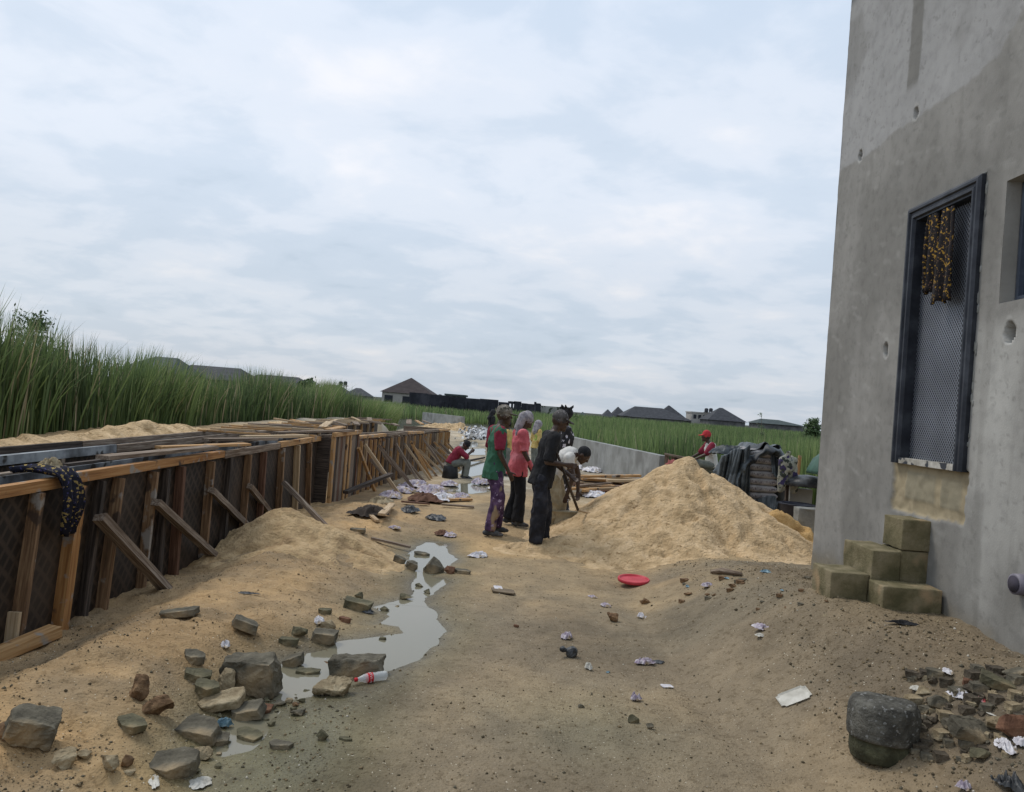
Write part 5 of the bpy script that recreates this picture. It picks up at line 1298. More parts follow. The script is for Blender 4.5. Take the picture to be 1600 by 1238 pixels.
def bag_mesh(seed):
    n, k = 30, 14; vs = []
    for i in range(n):
        u = i / (n - 1) * 2 - 1
        for j in range(k * 2):
            a = math.pi * j / k; cu = abs(math.cos(a)) ** .55 * math.copysign(1, math.cos(a)); su = abs(math.sin(a)) ** .75 * math.copysign(1, math.sin(a))
            th = .070 * (1 - abs(u) ** 5) ** .5 + .004; wv = (1 - .08 * abs(u) ** 3)
            vs.append((u * .29, cu * .20 * wv, .07 + su * th))
    V = np.array(vs); V[:, 2] += .010 * fbm(V[:, 0] * 9 + seed, V[:, 1] * 9, V[:, 2] * 9, 3); V[:, 1] += .008 * fbm(V[:, 0] * 7 + seed, V[:, 1] * 7 + 9, V[:, 2] * 12, 3)
    m2 = k * 2; fs = [(i * m2 + j, i * m2 + (j + 1) % m2, (i + 1) * m2 + (j + 1) % m2, (i + 1) * m2 + j) for i in range(n - 1) for j in range(m2)]
    fs += [tuple(range(m2 - 1, -1, -1)), tuple((n - 1) * m2 + j for j in range(m2))]
    me = bpy.data.meshes.new('cement_bag'); me.from_pydata(V.tolist(), [], fs); me.polygons.foreach_set('use_smooth', [True] * len(fs)); me.update(); me.materials.append(bagm); return me
bms = [bag_mesh(s) for s in (1., 2., 3.)]
ordn = ['lowest', 'second from the bottom', 'third from the bottom', 'fourth from the bottom', 'fifth from the bottom', 'fifth from the top', 'fourth from the top', 'third from the top', 'second from the top', 'topmost']
sb = D(1190, 800, 14.0); sz = .24; sx_ = D(1188, 745, 14.0).x
for k in range(9):
    o = bpy.data.objects.new('cement_bag', bms[k % 3]); col.objects.link(o)
    o.location = (sx_ + rd.uniform(-.02, .03), 14.0 + rd.uniform(-.02, .02), sz + k * .127); o.rotation_euler = (R(rd.uniform(-2, 2)), R(rd.uniform(-1.5, 1.5)), R(rd.uniform(-4, 4)))
    tag(o, 'grey cement bag at the front of the covered stack, ' + (ordn[k] if k < 5 else ordn[k + 1]), 'cement bag', 'cement bags under the tarpaulin')
for r_i, yy_ in enumerate((14.45, 14.9)):
    for k in range(9):
        o = bpy.data.objects.new('cement_bag', bms[k % 3]); col.objects.link(o); o.location = (sx_ + rd.uniform(-.03, .03), yy_, sz + k * .127); o.rotation_euler = (0, 0, R(rd.uniform(-4, 4)))
        tag(o, 'grey cement bag hidden deeper in the covered stack', 'cement bag', 'cement bags under the tarpaulin')
# pallet below
pe = empty('pallet', (sx_, 14.4, 0), 'low timber pallet carrying the cement bags', 'pallet')
g0 = gh(sx_, 14.2)
for k in range(5): MB().box((sx_ - .4, 13.82 + k * .27, .19), (sx_ + .4, 13.96 + k * .27, .235)).build('deck_board', M['wood_dark'], pe)
for k in (-.33, 0, .33): MB().box((sx_ + k - .05, 13.85, g0 - .1), (sx_ + k + .05, 15.1, .187)).build('bearer', M['wood_dark'], pe)
# tarpaulin
te = empty('tarpaulin', (sx_, 14.3, .2), 'dark creased tarpaulin thrown over the cement stack and opened at the front', 'tarpaulin')
n_u, n_v = 90, 34; vs = []
zt_ = sz + 9 * .127 + .03
arch = [(-.62, .05), (-.55, .45), (-.52, .85), (-.44, 1.12), (-.26, 1.27), (0, zt_ + .04), (.22, zt_ + .0), (.38, 1.20), (.45, .98), (.50, .78)]
ax_ = np.array([p[0] for p in arch]); az_ = np.array([p[1] for p in arch]); tt = np.linspace(0, 1, len(arch))
U = np.linspace(0, 1, n_u); Vv = np.linspace(0, 1, n_v); UU, VV = np.meshgrid(U, Vv); u = UU.ravel(); v = VV.ravel()
bx = np.interp(u, tt, ax_); bz = np.interp(u, tt, az_)
yv = 13.74 + v * 1.7 - .10 * np.sin(u * 9) * (1 - v)
flare = (1 - v) ** 3
fold = .045 * (1 - np.abs(fbm(u * 9 + v * 2, v * 3 - u * 2, 71., 4)) * 3.2) + .03 * np.sin(u * 60 + v * 5) * flare
nx_ = bx * .9; nz_2 = np.where(bz > .9, 1, .1); ln = np.sqrt(nx_ ** 2 + nz_2 ** 2) + 1e-6
px_ = sx_ + bx * (1 + .06 * flare) + fold * nx_ / ln; pz_ = bz + fold * nz_2 / ln + .03 * flare
back = sst(.85, 1, v); pz_ = pz_ * (1 - back) + (.1 + pz_ * .1) * back
V_ = np.stack([px_, yv, pz_], 1) - np.array(te.location)
idx = np.arange(n_u * n_v).reshape(n_v, n_u); Q = np.stack([idx[:-1, :-1], idx[:-1, 1:], idx[1:, 1:], idx[1:, :-1]], -1).reshape(-1, 4)
o = link('cover', npmesh('cover', V_, Q, True), te, M['tarp']); sm_ = o.modifiers.new('s', 'SOLIDIFY'); sm_.thickness = .012
def drape(pts_top, pts_bot, yf, nfold, seed, amp=.04, name='fold'):
    n, k = 34, 26; vs = []
    for i in range(n + 1):
        t_ = i / n
        for j in range(k + 1):
            s = j / k; a = Vector(pts_top[0]).lerp(Vector(pts_top[1]), s); b_ = Vector(pts_bot[0]).lerp(Vector(pts_bot[1]), s); p = a.lerp(b_, t_)
            f = amp * math.sin(s * nfold + seed + t_ * 2.2) + amp * .6 * float(math.sin(s * nfold * 2.3 + t_ * 4 + seed))
            vs.append((p.x + .4 * f, p.y + f, p.z + .02 * math.sin(s * 7 + seed)))
    m = MB(); m.add(vs, [(i * (k + 1) + j, i * (k + 1) + j + 1, (i + 1) * (k + 1) + j + 1, (i + 1) * (k + 1) + j) for i in range(n) for j in range(k)], None, True)
    o = m.build(name, M['tarp'], te); sm_ = o.modifiers.new('s', 'SOLIDIFY'); sm_.thickness = .01
zf = 13.68
n_u, n_k = 120, 10; vs = []
for i in range(n_u + 1):
    t_ = i / n_u; bx = float(np.interp(t_, tt, ax_)); bz_ = float(np.interp(t_, tt, az_))
    for j in range(n_k + 1):
        q_ = j / n_k; sc_ = 1.06 - .20 * q_ * (1 + .35 * math.sin(t_ * 21)); f_ = .035 * math.sin(t_ * 48 + q_ * 3) + .02 * math.sin(t_ * 95)
        vs.append((sx_ + bx * sc_, 13.70 - .10 * math.sin(q_ * 3.1) + f_, .55 + (bz_ - .55) * (1.03 - .16 * q_) + f_ * .5))
m = MB(); m.add(vs, [(i * (n_k + 1) + j, i * (n_k + 1) + j + 1, (i + 1) * (n_k + 1) + j + 1, (i + 1) * (n_k + 1) + j) for i in range(n_u) for j in range(n_k)], None, True)
o = m.build('rolled_edge', M['tarp'], te); sm_ = o.modifiers.new('s', 'SOLIDIFY'); sm_.thickness = .014
drape((D(1152, 703, zf), D(1172, 697, zf)), (D(1133, 770, zf), D(1172, 806, zf)), zf, 14, 1.)
drape((D(1128, 712, 13.9), D(1155, 700, 13.8)), (D(1120, 770, 14.0), D(1140, 800, 13.8)), zf, 11, 3., .05)
drape((D(1165, 800, 13.75), D(1217, 782, 13.75)), (D(1172, 812, 13.55), D(1210, 806, 13.6)), zf, 12, 5., .04)
drape((D(1165, 782, 13.72), D(1212, 775, 13.72)), (D(1168, 805, 13.6), D(1214, 800, 13.65)), zf, 15, 9., .03)
drape((D(1203, 700, 13.75), D(1213, 712, 13.8)), (D(1207, 742, 13.7), D(1217, 748, 13.75)), zf, 7, 7., .03)
crumple('tarpaulin', D(1143, 713, 14.6), .50, .22, M['tarp'], 77., 'loose tail of dark sheeting bunched between the wall stub and the cement stack', 'tarpaulin', asp=.6)

# hanging trousers on a stick
cam_tr = spots(spots(mat('blotched_grey_green_cloth', (.30, .30, .25), (.20, .20, .17), (.44, .44, .37), 6, .95, .4, 30), (.06, .05, .12), 8, .55, .03), (.05, .06, .05), 11, .59, .03)
he = empty('hanging_trousers', D(1231, 770, 12.9), 'wet camouflage trousers slung over a stick to dry beside the cement stack', 'trousers')
m = MB(); tp = D(1232, 709, 12.9)
m.rcone(tp, D(1229, 728, 12.9), .04, .13, (1, 0, 0), .35); m.rcone(D(1226, 722, 12.9), D(1221, 764, 12.9), .10, .065, (1, 0, 0), .4); m.rcone(D(1237, 722, 12.95), D(1240, 765, 12.95), .10, .065, (1, 0, 0), .4)
fuse(m, 'cloth', .012, 2, cam_tr, he, .022, (14, 14, 5), 3.)
o = MB().beam(D(1232, 708, 13.0), D(1228, 806, 13.0), .05, .05, up=(0, 1, 0)).build('wooden_post', M['wood_dark']); tag(o, 'dark post holding up the drying camouflage trousers', 'post')
o = MB().beam(D(1250, 712, 14.2), D(1246, 745, 14.2), .05, .05, up=(0, 1, 0)).build('wooden_stick', M['wood_new']); tag(o, 'short orange brown stick standing in front of the reeds past the trousers', 'stick')
o = MB().lathe([(.20, 0), (.24, .02), (.27, .50), (.29, .52), (.27, .53), (.24, .50), (.2, .1)], 28, D(1242, 838, 12.4)).build('plastic_drum', mat('navy_black_plastic', (.018, .02, .032), (.012, .013, .02), (.03, .034, .05), 5, .45)); tag(o, 'dark navy open plastic drum behind the orange sand heap', 'drum')
o = MB().lathe([(.001, .0), (.16, -.02), (.30, -.08), (.40, -.19), (.39, -.19)], 20, D(1262, 742, 12.9)).build('old_tarp_lid', M['plastic_dark']); tag(o, 'dark flattened sheet lying on the pale wall by the building corner', 'sheet')
m = MB(); m.lathe([(.001, .40), (.15, .36), (.28, .24), (.36, .06), (.37, 0)], 9, D(1297, 742, 12.5)); o = m.build('umbrella', mat('green_umbrella_cloth', (.05, .11, .085), rough=.6)); tag(o, 'faded green umbrella edge beside the building corner', 'umbrella')
bm_obj(rblock(D(1250, 850, 11.9) - Vector((.05, 0, .1)), D(1250, 850, 11.9) + Vector((.45, .25, .55)), 9., .02), 'concrete_block', M['concrete'])
tag(bpy.data.objects['concrete_block'], 'dusty grey block leaning behind the orange sand near the corner', 'block')

# ================================================================== TREES
leaf = mat('leaf_green', (.06, .10, .035), (.035, .065, .02), (.10, .15, .06), 1.5, .6)
bark = mat('twig_bark', (.10, .08, .06))
def sparse_tree(label, base, top, spread, nb, nl, ls, seed, dens=1.0):
    r_ = random.Random(seed); e = empty('tree', base, label, 'tree'); base = Vector(base); top = Vector(top)
    tr = MB(); tr.tube([base, base.lerp(top, .4) + Vector((.05, 0, 0)), top], [.05 * spread, .03 * spread, .008], 7); tips = []
    for k in range(nb):
        t_ = r_.uniform(.25, .98); p = base.lerp(top, t_); a = r_.uniform(0, 6.28); L_ = spread * (1.15 - t_ * .85) * r_.uniform(.5, 1)
        q = p + Vector((math.cos(a) * L_, math.sin(a) * L_, L_ * r_.uniform(.3, .9))); tr.tube([p, p.lerp(q, .5) + Vector((0, 0, .05)), q], [.015 * spread, .01 * spread, .004], 5); tips.append((p, q))
    tr.build('trunk', bark, e); cr = MB()
    for k in range(nl):
        p, q = r_.choice(tips); c = p.lerp(q, r_.uniform(.3, 1.05)) + Vector([r_.gauss(0, .10 * spread) for _ in range(3)])
        a = Vector([r_.gauss(0, 1) for _ in range(3)]).normalized(); b_ = a.orthogonal().normalized(); s = ls * r_.uniform(.6, 1.3)
        cr.add([c - a * s, c + b_ * s * .4, c + a * s, c - b_ * s * .4], [(0, 1, 2, 3)])
    cr.build('crown', leaf, e)
b0 = D(55, 585, 15); sparse_tree('thin leafy sapling rising above the tall reeds', (b0.x, b0.y, .2), D(52, 492, 15), .75, 26, 2600, .035, 4)
b0 = D(98, 585, 15); sparse_tree('lower bushy sapling tucked beside the thin one', (b0.x, b0.y, .2), D(93, 546, 15), .6, 20, 1500, .035, 5)
b0 = D(8, 585, 15.5); sparse_tree('small sapling half lost among the reeds', (b0.x, b0.y, .2), D(14, 540, 15.5), .6, 16, 1000, .035, 15)
b0 = D(484, 612, 95); sparse_tree('rounded leafy tree between the dark roofs', (b0.x, b0.y, 0), D(484, 600, 95), 1.9, 30, 2200, .22, 6)
b0 = D(470, 612, 95); sparse_tree('slimmer leafy tree left standing by the third roof', (b0.x, b0.y, 0), D(471, 601, 95), 1.3, 20, 900, .22, 16)
b0 = D(1271, 666, 60); sparse_tree('dark bushy tree touching the building edge on the skyline', (b0.x, b0.y, 0), D(1271, 658, 60), 1.0, 30, 2600, .14, 7)
b0 = D(1191, 662, 40); sparse_tree('bare twiggy plant sticking out of the bright reeds', (b0.x, b0.y, 0), D(1190, 645, 40), .5, 12, 160, .06, 8)
b0 = D(905, 652, 60); sparse_tree('tiny leafy sprig above the reeds past the headwrap', (b0.x, b0.y, 0), D(899, 644, 60), .5, 12, 160, .08, 9)

# ================================================================== RUBBLE
def hullrock(size, seed, n=16, box=.5):
    r_ = random.Random(seed); bm = bmesh.new()
    for k in range(n):
        v = Vector([r_.gauss(0, 1) for _ in range(3)]).normalized(); m_ = max(abs(c) for c in v); v = v.lerp(v / m_, box)
        bm.verts.new((v.x * size[0] / 2 * r_.uniform(.85, 1.1), v.y * size[1] / 2 * r_.uniform(.85, 1.1), v.z * size[2] / 2 * r_.uniform(.85, 1.1)))
    bmesh.ops.convex_hull(bm, input=bm.verts[:])
    for v in [v for v in bm.verts if not v.link_faces]: bm.verts.remove(v)
    return bm
def slab(size, seed, n=6):
    r_ = random.Random(seed); bm = bmesh.new(); tp_ = []; bt = []
    a0 = r_.uniform(0, 1)
    for k in range(n):
        a = 2 * math.pi * (k + r_.uniform(-.28, .28)) / n + a0; m_ = max(abs(math.cos(a)), abs(math.sin(a))) ; q = (1 / m_) * .6 + .4
        x_, y_ = math.cos(a) * q * size[0] / 2 * r_.uniform(.82, 1.05), math.sin(a) * q * size[1] / 2 * r_.uniform(.82, 1.05)
        tp_.append(bm.verts.new((x_, y_, size[2] / 2 * r_.uniform(.75, 1.1)))); bt.append(bm.verts.new((x_ * r_.uniform(.85, 1.02), y_ * r_.uniform(.85, 1.02), -size[2] / 2)))
    bmesh.ops.convex_hull(bm, input=bm.verts[:])
    for v in [v for v in bm.verts if not v.link_faces]: bm.verts.remove(v)
    return bm
def blockrock(size, seed):
    r_ = random.Random(seed); bm = bmesh.new(); bmesh.ops.create_cube(bm, size=1)
    for v in bm.verts: v.co = Vector((v.co.x * size[0] * r_.uniform(.82, 1.05), v.co.y * size[1] * r_.uniform(.82, 1.05), v.co.z * size[2] * r_.uniform(.80, 1.05)))
    for q in range(3):      # knock corners off
        v = r_.choice(bm.verts[:]); n_ = v.co.normalized(); d = v.co.length * r_.uniform(.80, .9)
        g = bmesh.ops.bisect_plane(bm, geom=bm.verts[:] + bm.edges[:] + bm.faces[:], plane_co=n_ * d, plane_no=n_, clear_outer=True)
        bmesh.ops.contextual_create(bm, geom=[e for e in g['geom_cut'] if isinstance(e, bmesh.types.BMEdge)])
    return bm
def roughen(bm, sz, seed, amp):
    L_ = max(sz); bmesh.ops.bevel(bm, geom=bm.edges[:], offset=L_ * .012, segments=1, affect='EDGES')
    bmesh.ops.triangulate(bm, faces=bm.faces[:])
    for q in range(3):
        es = [e for e in bm.edges if e.calc_length() > L_ / 11]
        if es: bmesh.ops.subdivide_edges(bm, edges=es, cuts=1); bmesh.ops.triangulate(bm, faces=bm.faces[:])
    bm.normal_update(); co = np.array([v.co[:] for v in bm.verts]); nr = [v.normal.copy() for v in bm.verts]; f = 3.2 / L_
    d = amp * L_ * (fbm(co[:, 0] * f + seed, co[:, 1] * f, co[:, 2] * f, 4, .6) + .4 * fbm(co[:, 0] * f * 4 + seed, co[:, 1] * f * 4, co[:, 2] * f * 4, 2))
    for v, n_, k in zip(bm.verts, nr, d): v.co += n_ * float(k)
def rock(cx, by, w_, kind, mt, label, dr=.7, hr=.6, tilt=(0, 0), yaw=None, seed=None, sink=.2, name='rubble_chunk', cat='rubble', group=None, amp=.045, box=.5):
    seed = seed if seed is not None else int(cx * 7 + by)
    rr = random.Random(seed); p = hit(cx, by); d = p.y; W_ = w_ * d / F; sz_ = (W_, W_ * dr, W_ * hr)
    bm = blockrock(sz_, seed) if kind == 'block' else slab(sz_, seed) if kind == 'slab' else hullrock(sz_, seed, 13, max(box, .35))
    roughen(bm, sz_, seed, amp)
    yaw = rr.uniform(-25, 25) if yaw is None else yaw
    Mx = Euler((R(tilt[0]), R(tilt[1]), R(yaw))).to_matrix().to_4x4(); bmesh.ops.transform(bm, matrix=Mx, verts=bm.verts[:])
    zmin = min(v.co.z for v in bm.verts); ymin = min(v.co.y for v in bm.verts)
    x_, y_ = p.x * (1 - ymin / d * .6), p.y - ymin * .6
    me = bpy.data.meshes.new(name); bm.to_mesh(me); bm.free(); me.polygons.foreach_set('use_smooth', [True] * len(me.polygons))
    try: me.set_sharp_from_angle(angle=R(24))
    except Exception: pass
    o = link(name, me, None, mt if not isinstance(mt, str) else M[mt]); o.location = (x_, y_, gh(x_, y_) - zmin - (sink if kind != 'slab' else .32) * W_ * hr)
    return tag(o, label, cat, group)
G_, T_, O_, RU, BR, C_ = 'rock_grey', 'rock_tan', 'rock_green', 'rock_rust', 'rock_brick', 'concrete'
rock(392, 1090, 88, 'block', G_, 'large dark broken concrete block standing at the edge of the puddle', .55, .72, (6, -6), -12, 5, amp=.08)
rock(352, 1082, 36, 'rock', T_, 'tan wedge leaning against the large dark broken block', .6, 1.3, (0, 20), 0)
rock(345, 1117, 84, 'slab', 'rock_tan', 'long pale tan slab tipped up in front of the large dark block', .5, .18, (12, -14), 8)
rock(386, 1128, 48, 'block', G_, 'dark slate coloured slab half under the pale tan slab', .8, .35, (10, -12))
rock(312, 1160, 66, 'block', G_, 'broad grey slab below the pale tan slab', .65, .3, (14, 4), -6)
rock(339, 1165, 42, 'slab', G_, 'small grey slab touching the blue plastic strap', .7, .3, (8, 0))
rock(310, 1188, 42, 'rock', T_, 'knobbly tan lump between two grey slabs', .8, .6, amp=.09)
rock(270, 1217, 88, 'slab', G_, 'large grey slab with a raised edge near the pale plastic bag', .6, .28, (16, -10), 14)
rock(388, 1160, 52, 'slab', O_, 'flat mossy tile piece lying in the green wet patch', .75, .22, (2, 0))
rock(438, 1172, 44, 'slab', G_, 'thin grey tile piece alone on the wet sand', .5, .2, (0, -4))
rock(412, 1116, 28, 'rock', BR, 'orange brown lump beside the large dark block', .9, .6)
rock(464, 1120, 22, 'rock', G_, 'small dark cube of rubble on the wet sand', .8, .55, box=.9)
rock(436, 1104, 24, 'rock', G_, 'pair sized dark crumb by the foot of the large block', .6, .4)
rock(302, 1039, 42, 'slab', G_, 'flat grey chip on the bank above the big block', .6, .35, (6, 6))
rock(308, 1069, 46, 'slab', O_, 'olive coated slab on the bank beside the big block', .6, .35, (10, 10))
rock(320, 1094, 48, 'slab', O_, 'moss edged slab wedged behind the pale tan slab', .6, .4, (8, 4))
rock(213, 1094, 38, 'rock', RU, 'round rust coloured stone half sunk in the bank', .9, 1.2, amp=.08, box=.1)
rock(240, 1120, 74, 'rock', RU, 'crusty dark lump with moss under the rusty stone', .5, .38, amp=.10, box=.2)
rock(206, 1147, 66, 'slab', O_, 'green stained flat slab lying alone on the sand', .6, .2, (2, 3))
rock(46, 1184, 72, 'block', G_, 'big rough grey boulder half buried at the picture edge', .7, .60, (14, 14), 30, 33, amp=.07)
rock(6, 1160, 40, 'rock', RU, 'ochre stone behind the big rough boulder', .8, .7)
rock(104, 1202, 44, 'rock', T_, 'buff lump just beyond the big rough boulder', .8, .8, amp=.07)
rock(131, 1188, 24, 'rock', T_, 'small buff pebble next to the buff lump', .8, .7)
rock(169, 1208, 36, 'rock', T_, 'yellowish lump with a pointed top', .8, .75)
rock(195, 1200, 24, 'rock', RU, 'small reddish brown stone touching the yellowish lump', .8, .8)
rock(202, 1212, 20, 'rock', T_, 'tiny yellow stone below the reddish one', .8, .6)
rock(382, 994, 40, 'block', G_, 'tilted slate grey slab on the sandy bank', .7, .4, (0, 22), 20)
rock(280, 967, 62, 'slab', G_, 'flat grey shard lying close to the formwork foot', .5, .18, (0, -10))
rock(467, 996, 26, 'rock', O_, 'rounded green grey stone up the bank from the puddle', .8, .7)
rock(450, 1009, 34, 'slab', O_, 'flat green grey stone below the rounded one', .5, .35)
rock(506, 1006, 38, 'block', G_, 'square dark slab at the upper puddle shore', .7, .45, (4, 4))
rock(513, 989, 27, 'rock', T_, 'tan chunk sitting on the square dark slab', .8, .8)
rock(538, 973, 22, 'slab', BR, 'little brown brick chip by the puddle', .5, .4)
rock(560, 955, 48, 'block', O_, 'long flat dark stone above the puddle bend', .5, .3, (6, 8))
rock(560, 937, 17, 'rock', O_, 'small upright stone above the long flat one', .8, .8)
rock(507, 960, 26, 'slab', O_, 'thin chip of stone on the upper bank', .6, .3)
rock(624, 881, 22, 'slab', G_, 'slanted dark slab at the head of the puddle', .6, .5, (0, 24))
rock(643, 891, 22, 'rock', G_, 'lumpy dark stone next to the triangular rock', .8, .8)
rock(676, 897, 36, 'rock', G_, 'dark triangular rock standing in the shallow water', .8, .95, box=.0)
rock(701, 897, 20, 'rock', BR, 'brown lump against the triangular rock', .8, .8)
rock(722, 897, 30, 'slab', G_, 'flat dark slab right after the triangular rock', .7, .25)
rock(635, 938, 24, 'rock', O_, 'low round stone in the narrow part of the puddle', .8, .6)
rock(655, 919, 13, 'rock', O_, 'small stone amid the narrow water', .8, .7)
rock(668, 929, 14, 'rock', O_, 'small angular stone on the right shore of the narrow water', .8, .7)
rock(659, 871, 28, 'slab', G_, 'dark shard lying across the upper pool', .5, .3)
rock(458, 1044, 38, 'slab', G_, 'dark slab dipping into the puddle beyond the large block', .7, .4, (0, -20))
rock(480, 1059, 42, 'slab', O_, 'mossy slab just breaking the puddle surface', .6, .28)
rock(556, 1061, 86, 'block', G_, 'rectangular broken concrete block lying in the puddle behind the bottle', .42, .42, (0, -2), 3, 13, amp=.08)
rock(521, 1089, 62, 'rock', T_, 'pitted brown lump touching the neck of the bottle', .7, .62, (0, 0), 0, 14, amp=.10, box=.2)
rock(503, 1157, 20, 'slab', O_, 'thin shard standing on edge in the wet sand', .5, .6, (0, 40))
rock(539, 1159, 24, 'slab', O_, 'faint flat stone sunk in the sand past the shard', .5, .2)
rock(560, 830, 30, 'slab', G_, 'flat stone on the sand mound flank', .6, .2)
rock(955, 972, 22, 'rock', RU, 'brown clod on the track beyond the white scraps', .8, .75, amp=.09)
rock(1007, 945, 17, 'rock', RU, 'small brown clod close to the red lid', .8, .6, amp=.09)
rock(989, 1131, 20, 'rock', O_, 'larger of two grey stones on the green stained sand', .6, .8)
rock(1015, 1140, 13, 'rock', G_, 'smaller of two grey stones on the green stained sand', .8, .8)
rock(908, 1107, 11, 'rock', G_, 'lone dark pebble on the bare track', .8, .7)
rock(807, 981, 10, 'rock', BR, 'single brown pebble on the track past the puddle', .8, .6)
# rubble heap against the building
rock(1515, 1168, 78, 'slab', G_, 'dark tilted concrete slab leaning up in the rubble heap', .7, .28, (32, 10), 12, 71)
rock(1590, 1154, 52, 'rock', BR, 'red brown brick chunk at the picture edge', .8, .8, (0, 0), 20, 72, box=.9)
rock(1558, 1146, 40, 'rock', T_, 'dusty brown chunk beside the red brown brick', .7, .6, seed=73, box=.8)
rock(1512, 1077, 34, 'rock', BR, 'long rounded brown stone on top of the rubble heap', .5, .55, (0, 25), 30, 74)
rock(1555, 1082, 60, 'slab', O_, 'mossy edged slab behind the red wrapper', .5, .25, (10, 14), -20, 75)
rock(1470, 1106, 42, 'rock', G_, 'grey chunk nearest the cast concrete drum', .6, .5, seed=76)
rock(1440, 1090, 30, 'rock', T_, 'sandy chunk behind the cast concrete drum', .8, .5, seed=77)
rock(1533, 1190, 40, 'rock', O_, 'small mossy chunk below the dark tilted slab', .6, .5, seed=78)
rock(1585, 1062, 34, 'rock', G_, 'grey chunk near the wall foot at the picture edge', .7, .5, seed=79)
rr = random.Random(5)
for k in range(105):
    a = rr.uniform(1422, 1600); b_ = rr.uniform(1045, 1195); b_ = max(b_, 1045 + (1600 - a) * .12)
    rock(a, b_, rr.uniform(8, 26), rr.choice(('rock', 'block', 'slab')), *rr.choice(((T_, 'small tan crumb of rubble in the heap by the building'), ('rock_dark', 'small dark crumb of rubble in the heap by the building'), (G_, 'small grey crumb of rubble in the heap by the building'), ('rock_dark', 'small dark crumb of rubble in the heap by the building'))),
         dr=.8, hr=.6, seed=200 + k, name='rubble_crumb', group='rubble heap beside the building')
for k in range(46):
    a = rr.uniform(250, 640); b_ = 1235 - (a - 250) * .80 + rr.uniform(-40, 45); 
    if b_ > 1225: continue
    rock(a, b_, rr.uniform(6, 17), 'rock', *rr.choice(((O_, 'small green grey stone strewn along the bank above the puddle'), (T_, 'small tan stone strewn along the bank above the puddle'), (RU, 'small rusty stone strewn along the bank above the puddle'))),
         dr=.8, hr=.6, seed=400 + k, name='small_stone', cat='stone', group='small stones along the puddle bank')
for k in range(26):
    a = rr.uniform(1060, 1300); b_ = rr.uniform(905, 960)
    rock(a, b_, rr.uniform(6, 16), rr.choice(('rock', 'slab')), *rr.choice(((G_, 'grey chip scattered on the dark patch before the steps'), (RU, 'brown chip scattered on the dark patch before the steps'))),
         dr=.7, hr=.4, seed=500 + k, name='stone_chip', cat='stone', group='chips scattered before the steps')
# cast concrete drum
cp = hit(1402, 1198); r0 = 54 * cp.y / F
db = empty('concrete_drum', (cp.x, cp.y + r0, gh(cp.x, cp.y + r0)), 'squat dark round concrete casting with a mossy base by the rubble heap', 'concrete casting')
m = MB(); z0 = gh(cp.x, cp.y + r0) - .04; NN = 56; vs = []
prof = [(.60, 0), (.86, .01), (.92, .06), (.90, .125), (.985, .135), (1.0, .20), (.99, .27), (.97, .305), (.88, .335), (.6, .345), (.3, .343), (.02, .348)]
prof2 = [];
for a, b_ in zip(prof, prof[1:]):
    for q in range(4): prof2.append((a[0] + (b_[0] - a[0]) * q / 4, a[1] + (b_[1] - a[1]) * q / 4))
prof2.append(prof[-1]); base_ = [p for p in prof2 if p[1] < .13]; top_ = [p for p in prof2 if p[1] >= .125]
hk = .90
def drum(pr, nm, mt_, amp_):
    m = MB(); m.lathe([(a * r0 * (1.0), b_ * hk) for a, b_ in pr], NN); me = m.mesh(nm, lc=False)
    co = np.array([v.co[:] for v in me.vertices]); an = np.arctan2(co[:, 1], co[:, 0]); d_ = amp_ * fbm(co[:, 0] * 14, co[:, 1] * 14, co[:, 2] * 14, 4, .6) + .006 * np.cos(an * 3)
    rr_ = np.hypot(co[:, 0], co[:, 1]) + 1e-6; co[:, 0] *= 1 + d_ / rr_.clip(.05); co[:, 1] *= 1 + d_ / rr_.clip(.05); co[:, 2] += d_ * .6 - .06 * co[:, 1]
    me.vertices.foreach_set('co', co.astype(np.float32).ravel()); o = link(nm, me, db, mt_); o.location = (0, 0, -.04); return o
drum(base_, 'base', mat('mossy_drum_base', (.06, .06, .035), (.035, .035, .02), (.11, .11, .065), 9, .95, 1.0, 60, bdist=.008), .012)
drum(top_, 'drum', spots(mat('rough_dark_concrete', (.085, .082, .070), (.05, .048, .042), (.145, .14, .12), 12, .95, 1.2, 70, bdist=.010), (.20, .20, .19), 40, .62, .03), .010)

